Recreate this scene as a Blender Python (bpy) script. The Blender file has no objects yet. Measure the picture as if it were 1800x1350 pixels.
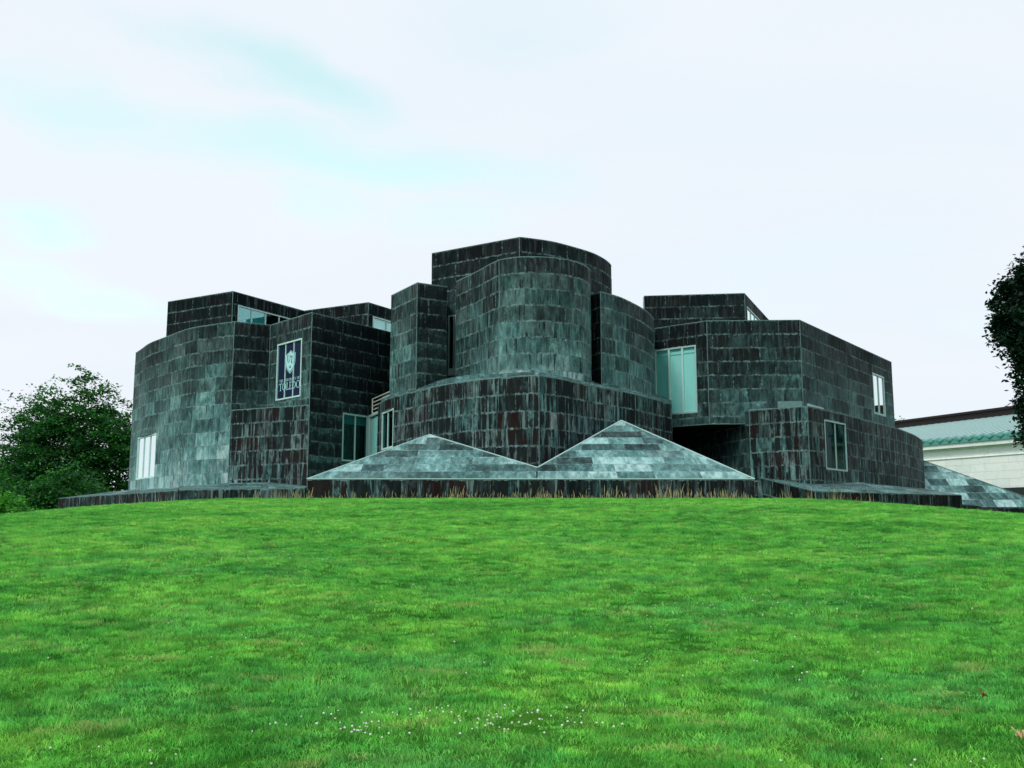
import bpy, math, random
import numpy as np
from mathutils import Vector
from mathutils.bvhtree import BVHTree
random.seed(7); rng = np.random.default_rng(7)
scene = bpy.context.scene
R = math.radians
EYE = 1.65

# ------------------------------------------------------------------ camera
cam_d = bpy.data.cameras.new('camera'); cam = bpy.data.objects.new('camera', cam_d)
scene.collection.objects.link(cam); scene.camera = cam
cam.location = (0, 0, EYE)
cam_d.sensor_width = 36; cam_d.lens = 35.0
cam.rotation_euler = (R(90) + math.atan(255/1750), 0, 0)
cam_d.clip_start = .1; cam_d.clip_end = 3000

# ------------------------------------------------------------------ world
SUN_EL, SUN_AZ = R(52), R(-140)      # high sun behind thin cloud, left of and behind the viewer
world = bpy.data.worlds.new('World'); scene.world = world; world.use_nodes = True
wt = world.node_tree; wt.nodes.clear()
class NT:
    """tiny node helper"""
    def __init__(s, t): s.t = t
    def n(s, kind, **kw):
        nd = s.t.nodes.new(kind)
        ins = kw.pop('ins', {})
        for k, v in kw.items(): setattr(nd, k, v)
        for k, v in ins.items(): s.set(nd.inputs[k], v)
        return nd
    def set(s, sock, v):
        if isinstance(v, bpy.types.NodeSocket): s.t.links.new(v, sock)
        else: sock.default_value = v
    def math(s, op, a, b=0.0, c=None, clamp=False):
        nd = s.t.nodes.new('ShaderNodeMath'); nd.operation = op; nd.use_clamp = clamp
        s.set(nd.inputs[0], a); s.set(nd.inputs[1], b)
        if c is not None: s.set(nd.inputs[2], c)
        return nd.outputs[0]
    def mr(s, v, a, b, c=0.0, d=1.0, smooth=True):
        nd = s.t.nodes.new('ShaderNodeMapRange')
        if smooth: nd.interpolation_type = 'SMOOTHSTEP'
        for i, x in enumerate((v, a, b, c, d)): s.set(nd.inputs[i], x)
        return nd.outputs[0]
    def mix(s, f, a, b, mode='MIX'):
        nd = s.t.nodes.new('ShaderNodeMix'); nd.data_type = 'RGBA'; nd.blend_type = mode
        s.set(nd.inputs[0], f)
        for i, x in ((6, a), (7, b)):
            if isinstance(x, tuple) and len(x) == 3: x = (*x, 1)
            s.set(nd.inputs[i], x)
        return nd.outputs[2]
    def noise(s, vec, scale, detail=3.0, rough=.55, dist=0.0):
        nd = s.t.nodes.new('ShaderNodeTexNoise')
        if vec is not None: s.t.links.new(vec, nd.inputs['Vector'])
        nd.inputs['Scale'].default_value = scale; nd.inputs['Detail'].default_value = detail
        nd.inputs['Roughness'].default_value = rough; nd.inputs['Distortion'].default_value = dist
        return nd.outputs['Fac']
    def mapping(s, vec, scale=(1,1,1), loc=(0,0,0), rot=(0,0,0)):
        nd = s.t.nodes.new('ShaderNodeMapping'); s.t.links.new(vec, nd.inputs[0])
        nd.inputs['Scale'].default_value = scale; nd.inputs['Location'].default_value = loc
        nd.inputs['Rotation'].default_value = rot
        return nd.outputs[0]
    def vadd(s, a, b, op='ADD'):
        nd = s.t.nodes.new('ShaderNodeVectorMath'); nd.operation = op
        s.set(nd.inputs[0], a); s.set(nd.inputs[1], b)
        return nd.outputs[0]
w = NT(wt)
sky = w.n('ShaderNodeTexSky', sky_type='NISHITA')
sky.sun_disc = False; sky.sun_elevation = SUN_EL; sky.sun_rotation = SUN_AZ; sky.air_density = 1.0; sky.dust_density = 2.0
tc = w.n('ShaderNodeTexCoord')
nrm = w.n('ShaderNodeVectorMath', operation='NORMALIZE', ins={0: tc.outputs['Generated']}).outputs[0]
sep = w.n('ShaderNodeSeparateXYZ', ins={0: nrm})
# cloud deck coordinates: direction projected on a plane overhead
den = w.math('ADD', w.math('MAXIMUM', sep.outputs[2], 0.0), .12)
cx = w.math('DIVIDE', sep.outputs[0], den); cy = w.math('DIVIDE', sep.outputs[1], den)
cv = w.n('ShaderNodeCombineXYZ', ins={0: cx, 1: cy}).outputs[0]
n1 = w.noise(w.mapping(cv, (.55, .8, 1), (1.3, 4.4, 0), (0, 0, R(-28))), 1.0, 4.0, .5, .6)
nd_ = w.n('ShaderNodeTexNoise', ins={0: cv, 'Scale': 2.6, 'Detail': 4.0}).outputs['Color']
cvd = w.vadd(cv, w.n('ShaderNodeVectorMath', operation='SCALE', ins={0: w.vadd(nd_, (-.5, -.5, -.5)), 'Scale': .42}).outputs[0])
gap = None
# thin spots in the cloud deck, strewn over the left half of the sky and, sparser, behind the viewer
for (mx_, my_, L_, W_, a_, s_) in ((-.388, 1.664, .200, .085, .79, 1.0), (-.805, 1.734, .20, .12, .82, .75), (-.365, 1.939, .46, .12, .24, .95), (-.399, 2.123, .19, .09, 1.2, .5),
        (-1.089, 2.198, .12, .12, .9, .75), (-1.155, 2.75, .25, .14, .94, .5), (-.171, 2.261, .16, .13, .41, .45), (-1.253, 2.484, .14, .18, .33, .4), (.02, 1.45, .16, .10, -.4, .3),
        (-1.6, -.4, .5, .2, .6, .8), (-.6, -1.2, .5, .18, .2, .7), (-2.6, .9, .5, .25, 1.0, .6), (1.0, -1.8, .4, .2, .3, .4)):
    mp = wt.nodes.new('ShaderNodeMapping'); mp.vector_type = 'TEXTURE'; wt.links.new(cvd, mp.inputs[0])
    mp.inputs['Location'].default_value = (mx_, my_, 0); mp.inputs['Rotation'].default_value = (0, 0, a_); mp.inputs['Scale'].default_value = (L_*1.35, W_*1.5, 1)
    ln = w.n('ShaderNodeVectorMath', operation='LENGTH', ins={0: mp.outputs[0]}).outputs['Value']
    e_ = w.mr(ln, 1.12, .05, 0.0, s_)
    gap = e_ if gap is None else w.math('MAXIMUM', gap, e_)
gap = w.math('ADD', gap, w.mr(n1, .50, .75, 0.0, .18), clamp=True)
blue = w.n('ShaderNodeBackground', ins={0: w.mix(1.0, sky.outputs[0], (2.2, 3.0, 1.85), 'MULTIPLY'), 1: .15})
cloudcol = w.mix(w.mr(n1, .3, .6), (.885, .935, 1.0), (.84, .91, .985))
cloud = w.n('ShaderNodeBackground', ins={0: cloudcol, 1: 1.0})
mixw = w.n('ShaderNodeMixShader', ins={0: w.math('SUBTRACT', 1.0, w.math('MULTIPLY', gap, .48)), 1: blue.outputs[0], 2: cloud.outputs[0]})
wo = w.n('ShaderNodeOutputWorld', ins={0: mixw.outputs[0]})

# ------------------------------------------------------------------ sun
sd = bpy.data.lights.new('sun', 'SUN'); sun = bpy.data.objects.new('sun', sd); scene.collection.objects.link(sun)
sd.energy = 1.9; sd.angle = R(14); sd.color = (1.0, .97, .92)
sdir = Vector((math.sin(SUN_AZ)*math.cos(SUN_EL), math.cos(SUN_AZ)*math.cos(SUN_EL), math.sin(SUN_EL)))
sun.rotation_euler = sdir.to_track_quat('Z', 'Y').to_euler()
sun.location = (-30, -30, 60)
vs = scene.view_settings
vs.view_transform = 'Standard'; vs.look = 'None'; vs.exposure = 0; vs.gamma = 1; vs.use_curve_mapping = False

# ------------------------------------------------------------------ plan of the site, metres
PLAN = {
    'left_wing': {"H": 13.047, "zb": 0.5, "segs": [[[-24.637, 64.254], [-24.515, 64.065], [-24.347, 63.803], [-24.147, 63.49], [-23.928, 63.146], [-23.705, 62.794], [-23.478, 62.422], [-23.237, 62.016], [-22.983, 61.593], [-22.715, 61.169], [-22.434, 60.759], [-22.146, 60.379], [-21.851, 60.015], [-21.54, 59.649], [-21.203, 59.261], [-20.831, 58.831], [-20.403, 58.324], [-19.925, 57.751], [-19.428, 57.168], [-18.947, 56.628], [-18.514, 56.186], [-18.134, 55.86], [-17.787, 55.616], [-17.462, 55.423], [-17.151, 55.252], [-16.842, 55.074], [-16.519, 54.88], [-16.186, 54.689], [-15.872, 54.515], [-15.606, 54.369], [-15.416, 54.264]], [[-15.416, 54.264], [-13.64, 55.232]], [[-13.64, 55.232], [-10.639, 51.91]], [[-10.639, 51.91], [-6.562, 58.156]]]},
    'left_infill': {"H": 8.087, "zb": 0.5, "segs": [[[-15.416, 54.264], [-10.639, 51.91]]]},
    'left_loft': {"H": 16.285, "zb": 12.747, "segs": [[[-22.407, 63.42], [-17.368, 60.5]], [[-17.368, 60.5], [-14.126, 66.123]]]},
    'inner_loft': {"H": 16.285, "zb": 12.747, "segs": [[[-14.126, 66.123], [-9.387, 63.584]], [[-9.387, 63.584], [-7.08, 67.43]]]},
    'drum': {"H": 8.266, "zb": 0.5, "segs": [[[-7.191, 53.149], [-6.958, 52.536]], [[-6.958, 52.536], [-6.865, 52.268], [-6.735, 51.883], [-6.583, 51.441], [-6.423, 51.002], [-6.272, 50.622], [-6.134, 50.317], [-6.0, 50.045], [-5.862, 49.788], [-5.71, 49.527], [-5.536, 49.242], [-5.338, 48.935], [-5.121, 48.619], [-4.89, 48.291], [-4.646, 47.95], [-4.393, 47.593], [-4.132, 47.206], [-3.86, 46.792], [-3.577, 46.37], [-3.282, 45.961], [-2.974, 45.586], [-2.64, 45.239], [-2.281, 44.908], [-1.915, 44.6], [-1.564, 44.321], [-1.248, 44.078], [-0.975, 43.88], [-0.732, 43.721], [-0.505, 43.591], [-0.283, 43.477], [-0.05, 43.369], [0.212, 43.266], [0.494, 43.175], [0.768, 43.098], [1.002, 43.036], [1.168, 42.99]], [[1.168, 42.99], [1.334, 43.157], [1.568, 43.391], [1.841, 43.667], [2.121, 43.962], [2.378, 44.251], [2.599, 44.525], [2.804, 44.801], [3.013, 45.091], [3.243, 45.41], [3.515, 45.77], [3.853, 46.201], [4.245, 46.694], [4.652, 47.204], [5.035, 47.687], [5.354, 48.097], [5.591, 48.408], [5.772, 48.65], [5.925, 48.862], [6.078, 49.083], [6.259, 49.349], [6.471, 49.668], [6.695, 50.015], [6.927, 50.379], [7.161, 50.751], [7.393, 51.122], [7.641, 51.525], [7.909, 51.965], [8.168, 52.395], [8.391, 52.764], [8.548, 53.025]]]},
    'rotunda': {"H": 14.202, "zb": 8.066, "segs": [[[-2.848, 49.821], [-2.794, 49.724], [-2.722, 49.591], [-2.633, 49.429], [-2.531, 49.242], [-2.416, 49.037], [-2.283, 48.804], [-2.13, 48.54], [-1.967, 48.258], [-1.804, 47.97], [-1.652, 47.689], [-1.507, 47.404], [-1.363, 47.105], [-1.224, 46.81], [-1.095, 46.539], [-0.98, 46.308], [-0.878, 46.119], [-0.785, 45.959], [-0.705, 45.828], [-0.639, 45.724], [-0.591, 45.646]], [[-0.591, 45.646], [-0.515, 45.591], [-0.409, 45.512], [-0.284, 45.423], [-0.152, 45.336], [-0.027, 45.267], [0.092, 45.213], [0.211, 45.167], [0.333, 45.128], [0.462, 45.099], [0.599, 45.08], [0.75, 45.071], [0.912, 45.073], [1.079, 45.084], [1.246, 45.103], [1.407, 45.129], [1.562, 45.162], [1.715, 45.203], [1.866, 45.251], [2.015, 45.309], [2.162, 45.376], [2.311, 45.454], [2.461, 45.544], [2.608, 45.641], [2.747, 45.744], [2.874, 45.847], [2.987, 45.952], [3.09, 46.061], [3.185, 46.173], [3.273, 46.289], [3.355, 46.411], [3.433, 46.542], [3.504, 46.681], [3.569, 46.822], [3.628, 46.962], [3.679, 47.095], [3.724, 47.229], [3.762, 47.368], [3.793, 47.499], [3.817, 47.61], [3.836, 47.689]]]},
    'tower': {"H": 16.734, "zb": 8.066, "segs": [[[-4.431, 53.5], [0.396, 50.403]], [[0.396, 50.403], [0.437, 50.414], [0.488, 50.426], [0.559, 50.447], [0.661, 50.484], [0.805, 50.547], [1.007, 50.636], [1.258, 50.748], [1.536, 50.878], [1.819, 51.024], [2.083, 51.184], [2.329, 51.362], [2.573, 51.561], [2.813, 51.772], [3.049, 51.99], [3.279, 52.207], [3.51, 52.426], [3.74, 52.651], [3.964, 52.878], [4.174, 53.105], [4.364, 53.328], [4.531, 53.547], [4.68, 53.764], [4.815, 53.979], [4.939, 54.191], [5.057, 54.4], [5.169, 54.61], [5.272, 54.821], [5.366, 55.027], [5.451, 55.223], [5.524, 55.404], [5.586, 55.576], [5.638, 55.744], [5.68, 55.896], [5.712, 56.023], [5.737, 56.114]]]},
    'left_pier': {"H": 13.873, "zb": 8.066, "segs": [[[-6.375, 51.499], [-4.741, 48.727]], [[-4.741, 48.727], [-3.313, 49.619]]]},
    'right_apse': {"H": 13.22, "zb": 8.066, "segs": [[[3.926, 48.81], [4.366, 47.938]], [[4.366, 47.938], [4.503, 48.078], [4.698, 48.274], [4.924, 48.506], [5.15, 48.754], [5.351, 48.996], [5.521, 49.234], [5.681, 49.48], [5.834, 49.735], [5.986, 49.998], [6.14, 50.269], [6.3, 50.553], [6.462, 50.848], [6.622, 51.15], [6.776, 51.451], [6.919, 51.746], [7.051, 52.035], [7.176, 52.321], [7.293, 52.605], [7.403, 52.886], [7.506, 53.163], [7.605, 53.458], [7.701, 53.77], [7.787, 54.068], [7.859, 54.324], [7.912, 54.505]]]},
    'right_loft': {"H": 16.285, "zb": 12.747, "segs": [[[8.376, 61.77], [14.575, 61.045]], [[14.575, 61.045], [18.265, 69.33]]]},
    'right_wing': {"H": 13.047, "zb": 7.331, "segs": [[[7.436, 56.783], [10.774, 54.05]], [[10.774, 54.05], [15.848, 53.837]], [[15.848, 53.837], [26.198, 67.854]]]},
    'right_base': {"H": 7.984, "zb": 0.5, "segs": [[[9.5, 66.0], [12.832, 53.496]], [[12.832, 53.496], [15.42, 51.651]], [[15.42, 51.651], [15.696, 51.981], [16.089, 52.451], [16.542, 52.993], [16.998, 53.54], [17.399, 54.025], [17.73, 54.422], [18.027, 54.778], [18.317, 55.128], [18.625, 55.509], [18.976, 55.957], [19.371, 56.476], [19.79, 57.042], [20.238, 57.649], [20.714, 58.292], [21.223, 58.967], [21.795, 59.704], [22.427, 60.508], [23.075, 61.33], [23.691, 62.125], [24.232, 62.847], [24.68, 63.479], [25.066, 64.053], [25.414, 64.592], [25.748, 65.12], [26.091, 65.661], [26.437, 66.196], [26.768, 66.712], [27.097, 67.233], [27.434, 67.785], [27.789, 68.392], [28.199, 69.131], [28.657, 69.985], [29.108, 70.84], [29.498, 71.584], [29.773, 72.104]]]},
    'windows': {"left_window": ["left_wing", 0, [2.159, 6.077, 4.682, 7.328]], "banner_window": ["left_wing", 2, [0.917, 3.581, 8.649, 11.807]], "link_window": ["left_wing", 3, [2.533, 4.613, 5.314, 7.942]], "loft_window": ["left_loft", 1, [0.447, 5.375, 14.443, 15.522]], "inner_window": ["inner_loft", 1, [0.472, 3.998, 14.584, 15.486]], "drum_window": ["drum", 1, [0.408, 2.746, 5.724, 7.706]], "slot_window": ["tower", 0, [1.18, 1.691, 9.763, 13.079]], "right_loft_window": ["right_loft", 1, [0.688, 6.143, 14.515, 15.598]], "blind_window": ["right_wing", 0, [0.938, 3.618, 8.002, 11.792]], "right_window": ["right_wing", 2, [12.855, 15.386, 9.068, 11.773]], "base_window": ["right_base", 2, [2.105, 5.11, 4.811, 7.495]]},
    'link': {"a": [-8.089, 55.816], "b": [-7.135, 53.449], "H": 7.968},
    'rail': {"p": [-7.794, 55.216, 8.828], "top": 8.86, "q": [-6.416, 52.016, 8.533]},
    'pyr': {"l0": [-7.893, 38.5, 3.538], "la": [-3.573, 42.997, 5.674], "v": [1.015, 39.556, 4.039], "ra": [4.928, 44.685, 6.475], "r0": [9.34, 38.5, 3.538], "m": [0.987, 38.5, 3.538]},
    'pl_left': {"front": [[-15.455, 46.46, 3.441], [-9.213, 44.5, 3.441]], "back": [[-19.187, 57.647, 4.084], [-15.557, 54.664, 4.129], [-13.308, 54.364, 4.192], [-10.545, 52.21, 3.855]]},
    'pl_far': {"front": [[-26.676, 59.006, 3.441], [-15.668, 46.943, 3.441]], "back": [[-24.675, 64.383, 4.132], [-19.249, 57.647, 4.019]]},
    'pl_right': {"front": [[13.018, 52.296, 4.288], [14.615, 48.23, 3.441], [24.231, 53.983, 3.441]], "back": [[13.368, 53.696, 4.405], [15.361, 51.901, 3.989], [20.034, 57.689, 4.347], [30.02, 72.604, 4.551]]},
    'pl_low': [[24.893, 55.53, 2.991], [27.5, 58.97, 2.991]],
    'slate': {"o": [31.565, 70.0, 3.143], "k": -0.05, "sl": 0.727, "pts": [[28.904, 76.552, 7.804], [30.913, 74.979, 6.734], [33.583, 72.634, 5.129], [37.038, 70.167, 3.463]]},
    'museum': {"e1": [42.364, 102.456, 10.65], "e2": [46.4, 95.0, 10.65], "r1": [51.526, 131.704, 14.733], "r2": [57.632, 118.0, 14.733]}
}

# ------------------------------------------------------------------ materials
def new_mat(name):
    m = bpy.data.materials.new(name); m.use_nodes = True
    t = m.node_tree; t.nodes.clear(); k = NT(t)
    out = k.n('ShaderNodeOutputMaterial')
    return m, k, out
def principled(k, out, **ins):
    b = k.n('ShaderNodeBsdfPrincipled')
    for a, v in ins.items():
        a = a.replace('_', ' ')
        if isinstance(v, tuple) and len(v) == 3 and b.inputs[a].type == 'RGBA': v = (*v, 1)
        k.set(b.inputs[a], v)
    k.t.links.new(b.outputs[0], out.inputs[0]); return b
def attr(k, name, out='Color'):
    return k.n('ShaderNodeAttribute', attribute_name=name).outputs[out]
def bump(k, h, strength, dist=.02):
    return k.n('ShaderNodeBump', ins={'Strength': strength, 'Distance': dist, 'Height': h}).outputs[0]

def metal_cladding():
    m, k, out = new_mat('weathered_lead_copper')
    uvw = attr(k, 'uvw', 'Vector'); ua = attr(k, 'ua', 'Vector'); ub = attr(k, 'ub', 'Vector')
    rnd = k.n('ShaderNodeSeparateColor', ins={0: attr(k, 'rnd')}); r1, r2, r3 = rnd.outputs
    wear = k.n('ShaderNodeSeparateColor', ins={0: attr(k, 'wear')}); tone, streak, blotch = wear.outputs
    age = attr(k, 'wear', 'Alpha')
    sa = k.n('ShaderNodeSeparateXYZ', ins={0: ua}); sb = k.n('ShaderNodeSeparateXYZ', ins={0: ub})
    # random shift of the pattern for every sheet
    sh = k.n('ShaderNodeCombineXYZ', ins={0: k.math('MULTIPLY', r1, 37.0), 1: k.math('MULTIPLY', r2, 53.0), 2: k.math('MULTIPLY', r3, 11.0)}).outputs[0]
    pv = k.vadd(uvw, sh)
    mott = k.noise(k.mapping(pv, (3.6, 1.3, 1)), 1.0, 6.0, .68, .3)
    fine = k.noise(uvw, 26.0, 4.0, .7)
    big = k.noise(uvw, .35, 3.0, .5)
    # tone value 0 dark .. 1 pale patina
    v = k.math('ADD', k.math('MULTIPLY_ADD', tone, .85, .055), k.math('MULTIPLY', k.math('SUBTRACT', r1, .5), .25))
    v = k.math('ADD', v, k.math('MULTIPLY', k.math('MULTIPLY', k.math('SUBTRACT', age, .42), .66), k.math('SUBTRACT', 1.0, k.math('MULTIPLY', streak, .75))))
    v = k.math('ADD', v, k.math('MULTIPLY', k.math('SUBTRACT', mott, .5), 1.0))
    v = k.math('ADD', v, k.math('MULTIPLY', k.math('SUBTRACT', fine, .5), .42))
    v = k.math('ADD', v, k.math('MULTIPLY', k.math('SUBTRACT', big, .5), .45))
    v = k.math('MULTIPLY_ADD', v, 1.14, -.085)
    # runs of dark water stain: thin, tall noise, broken per sheet, fading downwards
    st1 = k.noise(k.mapping(pv, (8.0, .40, 1)), 1.0, 3.0, .6, .15)
    st2 = k.noise(k.mapping(uvw, (3.0, .20, 1)), 1.0, 3.0, .6, .25)
    sthr = k.math('SUBTRACT', .625, k.math('MULTIPLY', streak, .145))
    stk = k.mr(st1, sthr, k.math('ADD', sthr, .05))
    stk2 = k.mr(st2, k.math('ADD', sthr, .01), k.math('ADD', sthr, .05))
    brk = k.mr(k.noise(k.mapping(pv, (3.0, 1.8, 1)), 1.0, 3.0, .6), .36, .56)
    stk = k.math('MULTIPLY', k.math('MAXIMUM', k.math('MULTIPLY', stk, brk), k.math('MULTIPLY', stk2, k.mr(streak, .3, .9))), k.mr(streak, .02, .30, 0.0, .94))
    # scalloped tarnish along the lower part of sheets
    bl = k.noise(k.mapping(pv, (2.2, 4.5, 1)), 1.0, 4.0, .6, .8)
    blv = k.math('ADD', bl, k.math('MULTIPLY', k.math('SUBTRACT', sb.outputs[1], .22), .75))
    blt = k.math('MULTIPLY', k.mr(blv, .50, .56), blotch)
    # pale oxide near the seams, uneven
    edv = k.math('MINIMUM', sa.outputs[0], sb.outputs[0]); edh = k.math('MINIMUM', sa.outputs[1], sb.outputs[1])
    ed = k.math('MINIMUM', k.math('MULTIPLY', edv, 1.9), edh)
    en = k.noise(uvw, 7.0, 4.0, .7)
    ew = k.math('MULTIPLY', k.mr(en, .40, .72), .12)
    edge = k.math('SUBTRACT', 1.0, k.mr(ed, 0.0, k.math('ADD', ew, .018)))
    edge = k.math('MULTIPLY', edge, k.mr(k.noise(uvw, 1.5, 3.0, .6), .36, .62, .10, 1.0))
    hn = k.noise(k.mapping(pv, (5.5, .5, 1)), 1.0, 3.0, .6)          # pale runs
    run = k.math('MULTIPLY', k.mr(hn, .53, .63), k.math('MULTIPLY', streak, .85))
    cr = k.n('ShaderNodeValToRGB', ins={0: v}); e = cr.color_ramp
    e.elements[0].position = 0.0; e.elements[0].color = (.009, .014, .015, 1)
    e.elements[1].position = 1.0; e.elements[1].color = (.34, .55, .535, 1)
    for p, c in ((.25, (.014, .027, .028)), (.5, (.036, .086, .085)), (.75, (.105, .245, .238))):
        x = e.elements.new(p); x.color = (*c, 1)
    base = cr.outputs[0]
    base = k.mix(k.math('MULTIPLY', k.mr(r2, .35, .9), k.math('ADD', k.math('MULTIPLY', streak, .65), k.mr(age, .55, .0, .15, .6))), base, k.mix(1.0, base, (1.35, .84, .84), 'MULTIPLY'), 'MIX')
    tk = k.noise(k.mapping(pv, (9, 8, 1)), 1.0, 3.0, .65)
    tkm = k.math('MULTIPLY', k.mr(k.noise(pv, .9, 2.0, .5), .48, .62), k.mr(r3, .35, .75))
    tick = k.math('MULTIPLY', k.mr(tk, .50, .60), k.math('MULTIPLY', tkm, .62))
    base = k.mix(tick, base, (.012, .019, .02))
    base = k.mix(k.math('MULTIPLY', run, .62), base, (.20, .32, .31))
    base = k.mix(stk, base, k.mix(k.mr(r3, .6, .9), (.005, .0085, .009), (.015, .0065, .006)))
    base = k.mix(k.math('MULTIPLY', blt, .85), base, (.0085, .0125, .0135))
    base = k.mix(k.math('MULTIPLY', edge, k.math('ADD', .60, k.math('MULTIPLY', tone, .35))), base, (.27, .44, .42))
    h = k.math('ADD', k.math('MULTIPLY', k.noise(pv, 1.6, 2.0, .5), 1.0), k.math('MULTIPLY', fine, .12))
    rough = k.math('ADD', .50, k.math('MULTIPLY', mott, .28))
    principled(k, out, Base_Color=base, Roughness=rough, Specular_IOR_Level=k.math('ADD', .02, k.math('MULTIPLY', v, .16), clamp=True), Normal=bump(k, h, .55, .02))
    return m
M_METAL = metal_cladding()

def simple(name, col, rough=.6, metallic=0.0, vary=.25, scale=3.0, bmp=.15):
    m, k, out = new_mat(name)
    pos = k.n('ShaderNodeNewGeometry').outputs['Position']
    n = k.noise(pos, scale, 5.0, .6); n2_ = k.noise(pos, scale*9, 3.0, .6)
    f = k.math('ADD', 1.0 - vary, k.math('MULTIPLY', k.math('ADD', n, n2_), vary))
    c = k.n('ShaderNodeVectorMath', operation='SCALE', ins={0: col, 'Scale': f}).outputs[0]
    principled(k, out, Base_Color=c, Roughness=rough, Metallic=metallic, Specular_IOR_Level=.25, Normal=bump(k, n2_, bmp, .01))
    return m
M_CORE = simple('dark_backing_metal', (.012, .018, .018), .7)
M_SOFFIT = simple('soffit_metal', (.02, .032, .032), .6)
M_TRIM = simple('pale_seam_metal', (.13, .24, .23), .5, .1, .5, 5)
M_FRAME = simple('painted_window_frame', (.50, .74, .70), .45, 0, .2, 4)
M_FRAMED = simple('window_frame_in_grey_green', (.38, .58, .55), .45, 0, .2, 4)
M_RAIL = simple('railing_paint', (.55, .60, .52), .5)
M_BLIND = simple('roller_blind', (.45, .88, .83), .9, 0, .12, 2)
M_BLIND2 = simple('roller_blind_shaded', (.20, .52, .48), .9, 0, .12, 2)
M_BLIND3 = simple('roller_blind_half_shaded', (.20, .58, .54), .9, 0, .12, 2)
M_NAVY = simple('navy_banner_film', (.002, .012, .045), .6, 0, .3, 3)
M_PRINT = simple('pale_print', (.42, .78, .80), .5, 0, .1, 3)
M_LEADW = simple('bright_flashing', (.42, .62, .60), .5, .1, .4, 4)

def glass(name, tint, gloss, base=.12, rough=.015):
    m, k, out = new_mat(name)
    fr = k.n('ShaderNodeFresnel', ins={'IOR': 1.5}).outputs[0]
    f = k.math('ADD', gloss, k.math('MULTIPLY', fr, base), clamp=True)
    pos = k.n('ShaderNodeNewGeometry').outputs['Position']
    nb = bump(k, k.noise(pos, .8, 1.0), .05, .02)
    gl = k.n('ShaderNodeBsdfGlossy', ins={'Color': (.93, 1.0, .99, 1), 'Roughness': rough, 'Normal': nb})
    tr = k.n('ShaderNodeBsdfTransparent', ins={'Color': (*tint, 1)})
    mx = k.n('ShaderNodeMixShader', ins={0: f, 1: tr.outputs[0], 2: gl.outputs[0]})
    k.t.links.new(mx.outputs[0], out.inputs[0]); return m
G_SKY = glass('mirror_glass', (.3, .5, .5), .86, .3)
G_DARK = glass('dark_glass', (.4, .6, .6), .006, .08)
G_MID = glass('tinted_glass', (.6, .9, .9), .07, .35)
G_BLIND = glass('clear_glass', (.95, 1, 1), .02, .22)

def vegetation(name, c0, c1, c2, rough=.55, trans=.35, scale=.5):
    m, k, out = new_mat(name)
    a = k.n('ShaderNodeSeparateColor', ins={0: attr(k, 'rnd')})
    pos = k.n('ShaderNodeNewGeometry').outputs['Position']
    n = k.noise(pos, scale, 3.0, .6)
    col = k.mix(k.mr(k.math('ADD', k.math('MULTIPLY', a.outputs[0], .5), k.math('MULTIPLY', n, .5)), .3, .7), c0, c1)
    col = k.mix(k.mr(a.outputs[1], .75, 1.0), col, c2)
    d = k.n('ShaderNodeBsdfPrincipled', ins={'Base Color': col, 'Roughness': rough, 'Specular IOR Level': .15})
    t = k.n('ShaderNodeBsdfTranslucent', ins={'Color': k.mix(1.0, col, (1.2, 1.6, .7), 'MULTIPLY')})
    mx = k.n('ShaderNodeMixShader', ins={0: trans, 1: d.outputs[0], 2: t.outputs[0]})
    k.t.links.new(mx.outputs[0], out.inputs[0]); return m
M_LEAF = vegetation('tree_leaves', (.010, .048, .020), (.030, .15, .036), (.08, .28, .04))
M_LEAFD = vegetation('dark_maple_leaves', (.004, .018, .011), (.009, .038, .018), (.014, .06, .02), .6, .1)
M_LEAFB = vegetation('bright_shrub_leaves', (.03, .14, .03), (.09, .34, .04), (.16, .45, .06))
M_BARK = simple('bark', (.03, .03, .024), .9, 0, .6, 6, .6)
M_DRY = vegetation('dry_grass_stems', (.30, .27, .14), (.62, .52, .32), (.10, .22, .06), .8, .3)
M_DRYLEAF = simple('dry_leaf', (.66, .44, .26), .8, 0, .5, 30)
M_BROWNLEAF = simple('brown_leaf', (.25, .09, .04), .8, 0, .5, 30)
M_CLOVER = simple('clover_petals', (.75, .72, .68), .9, 0, .2, 60)

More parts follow.
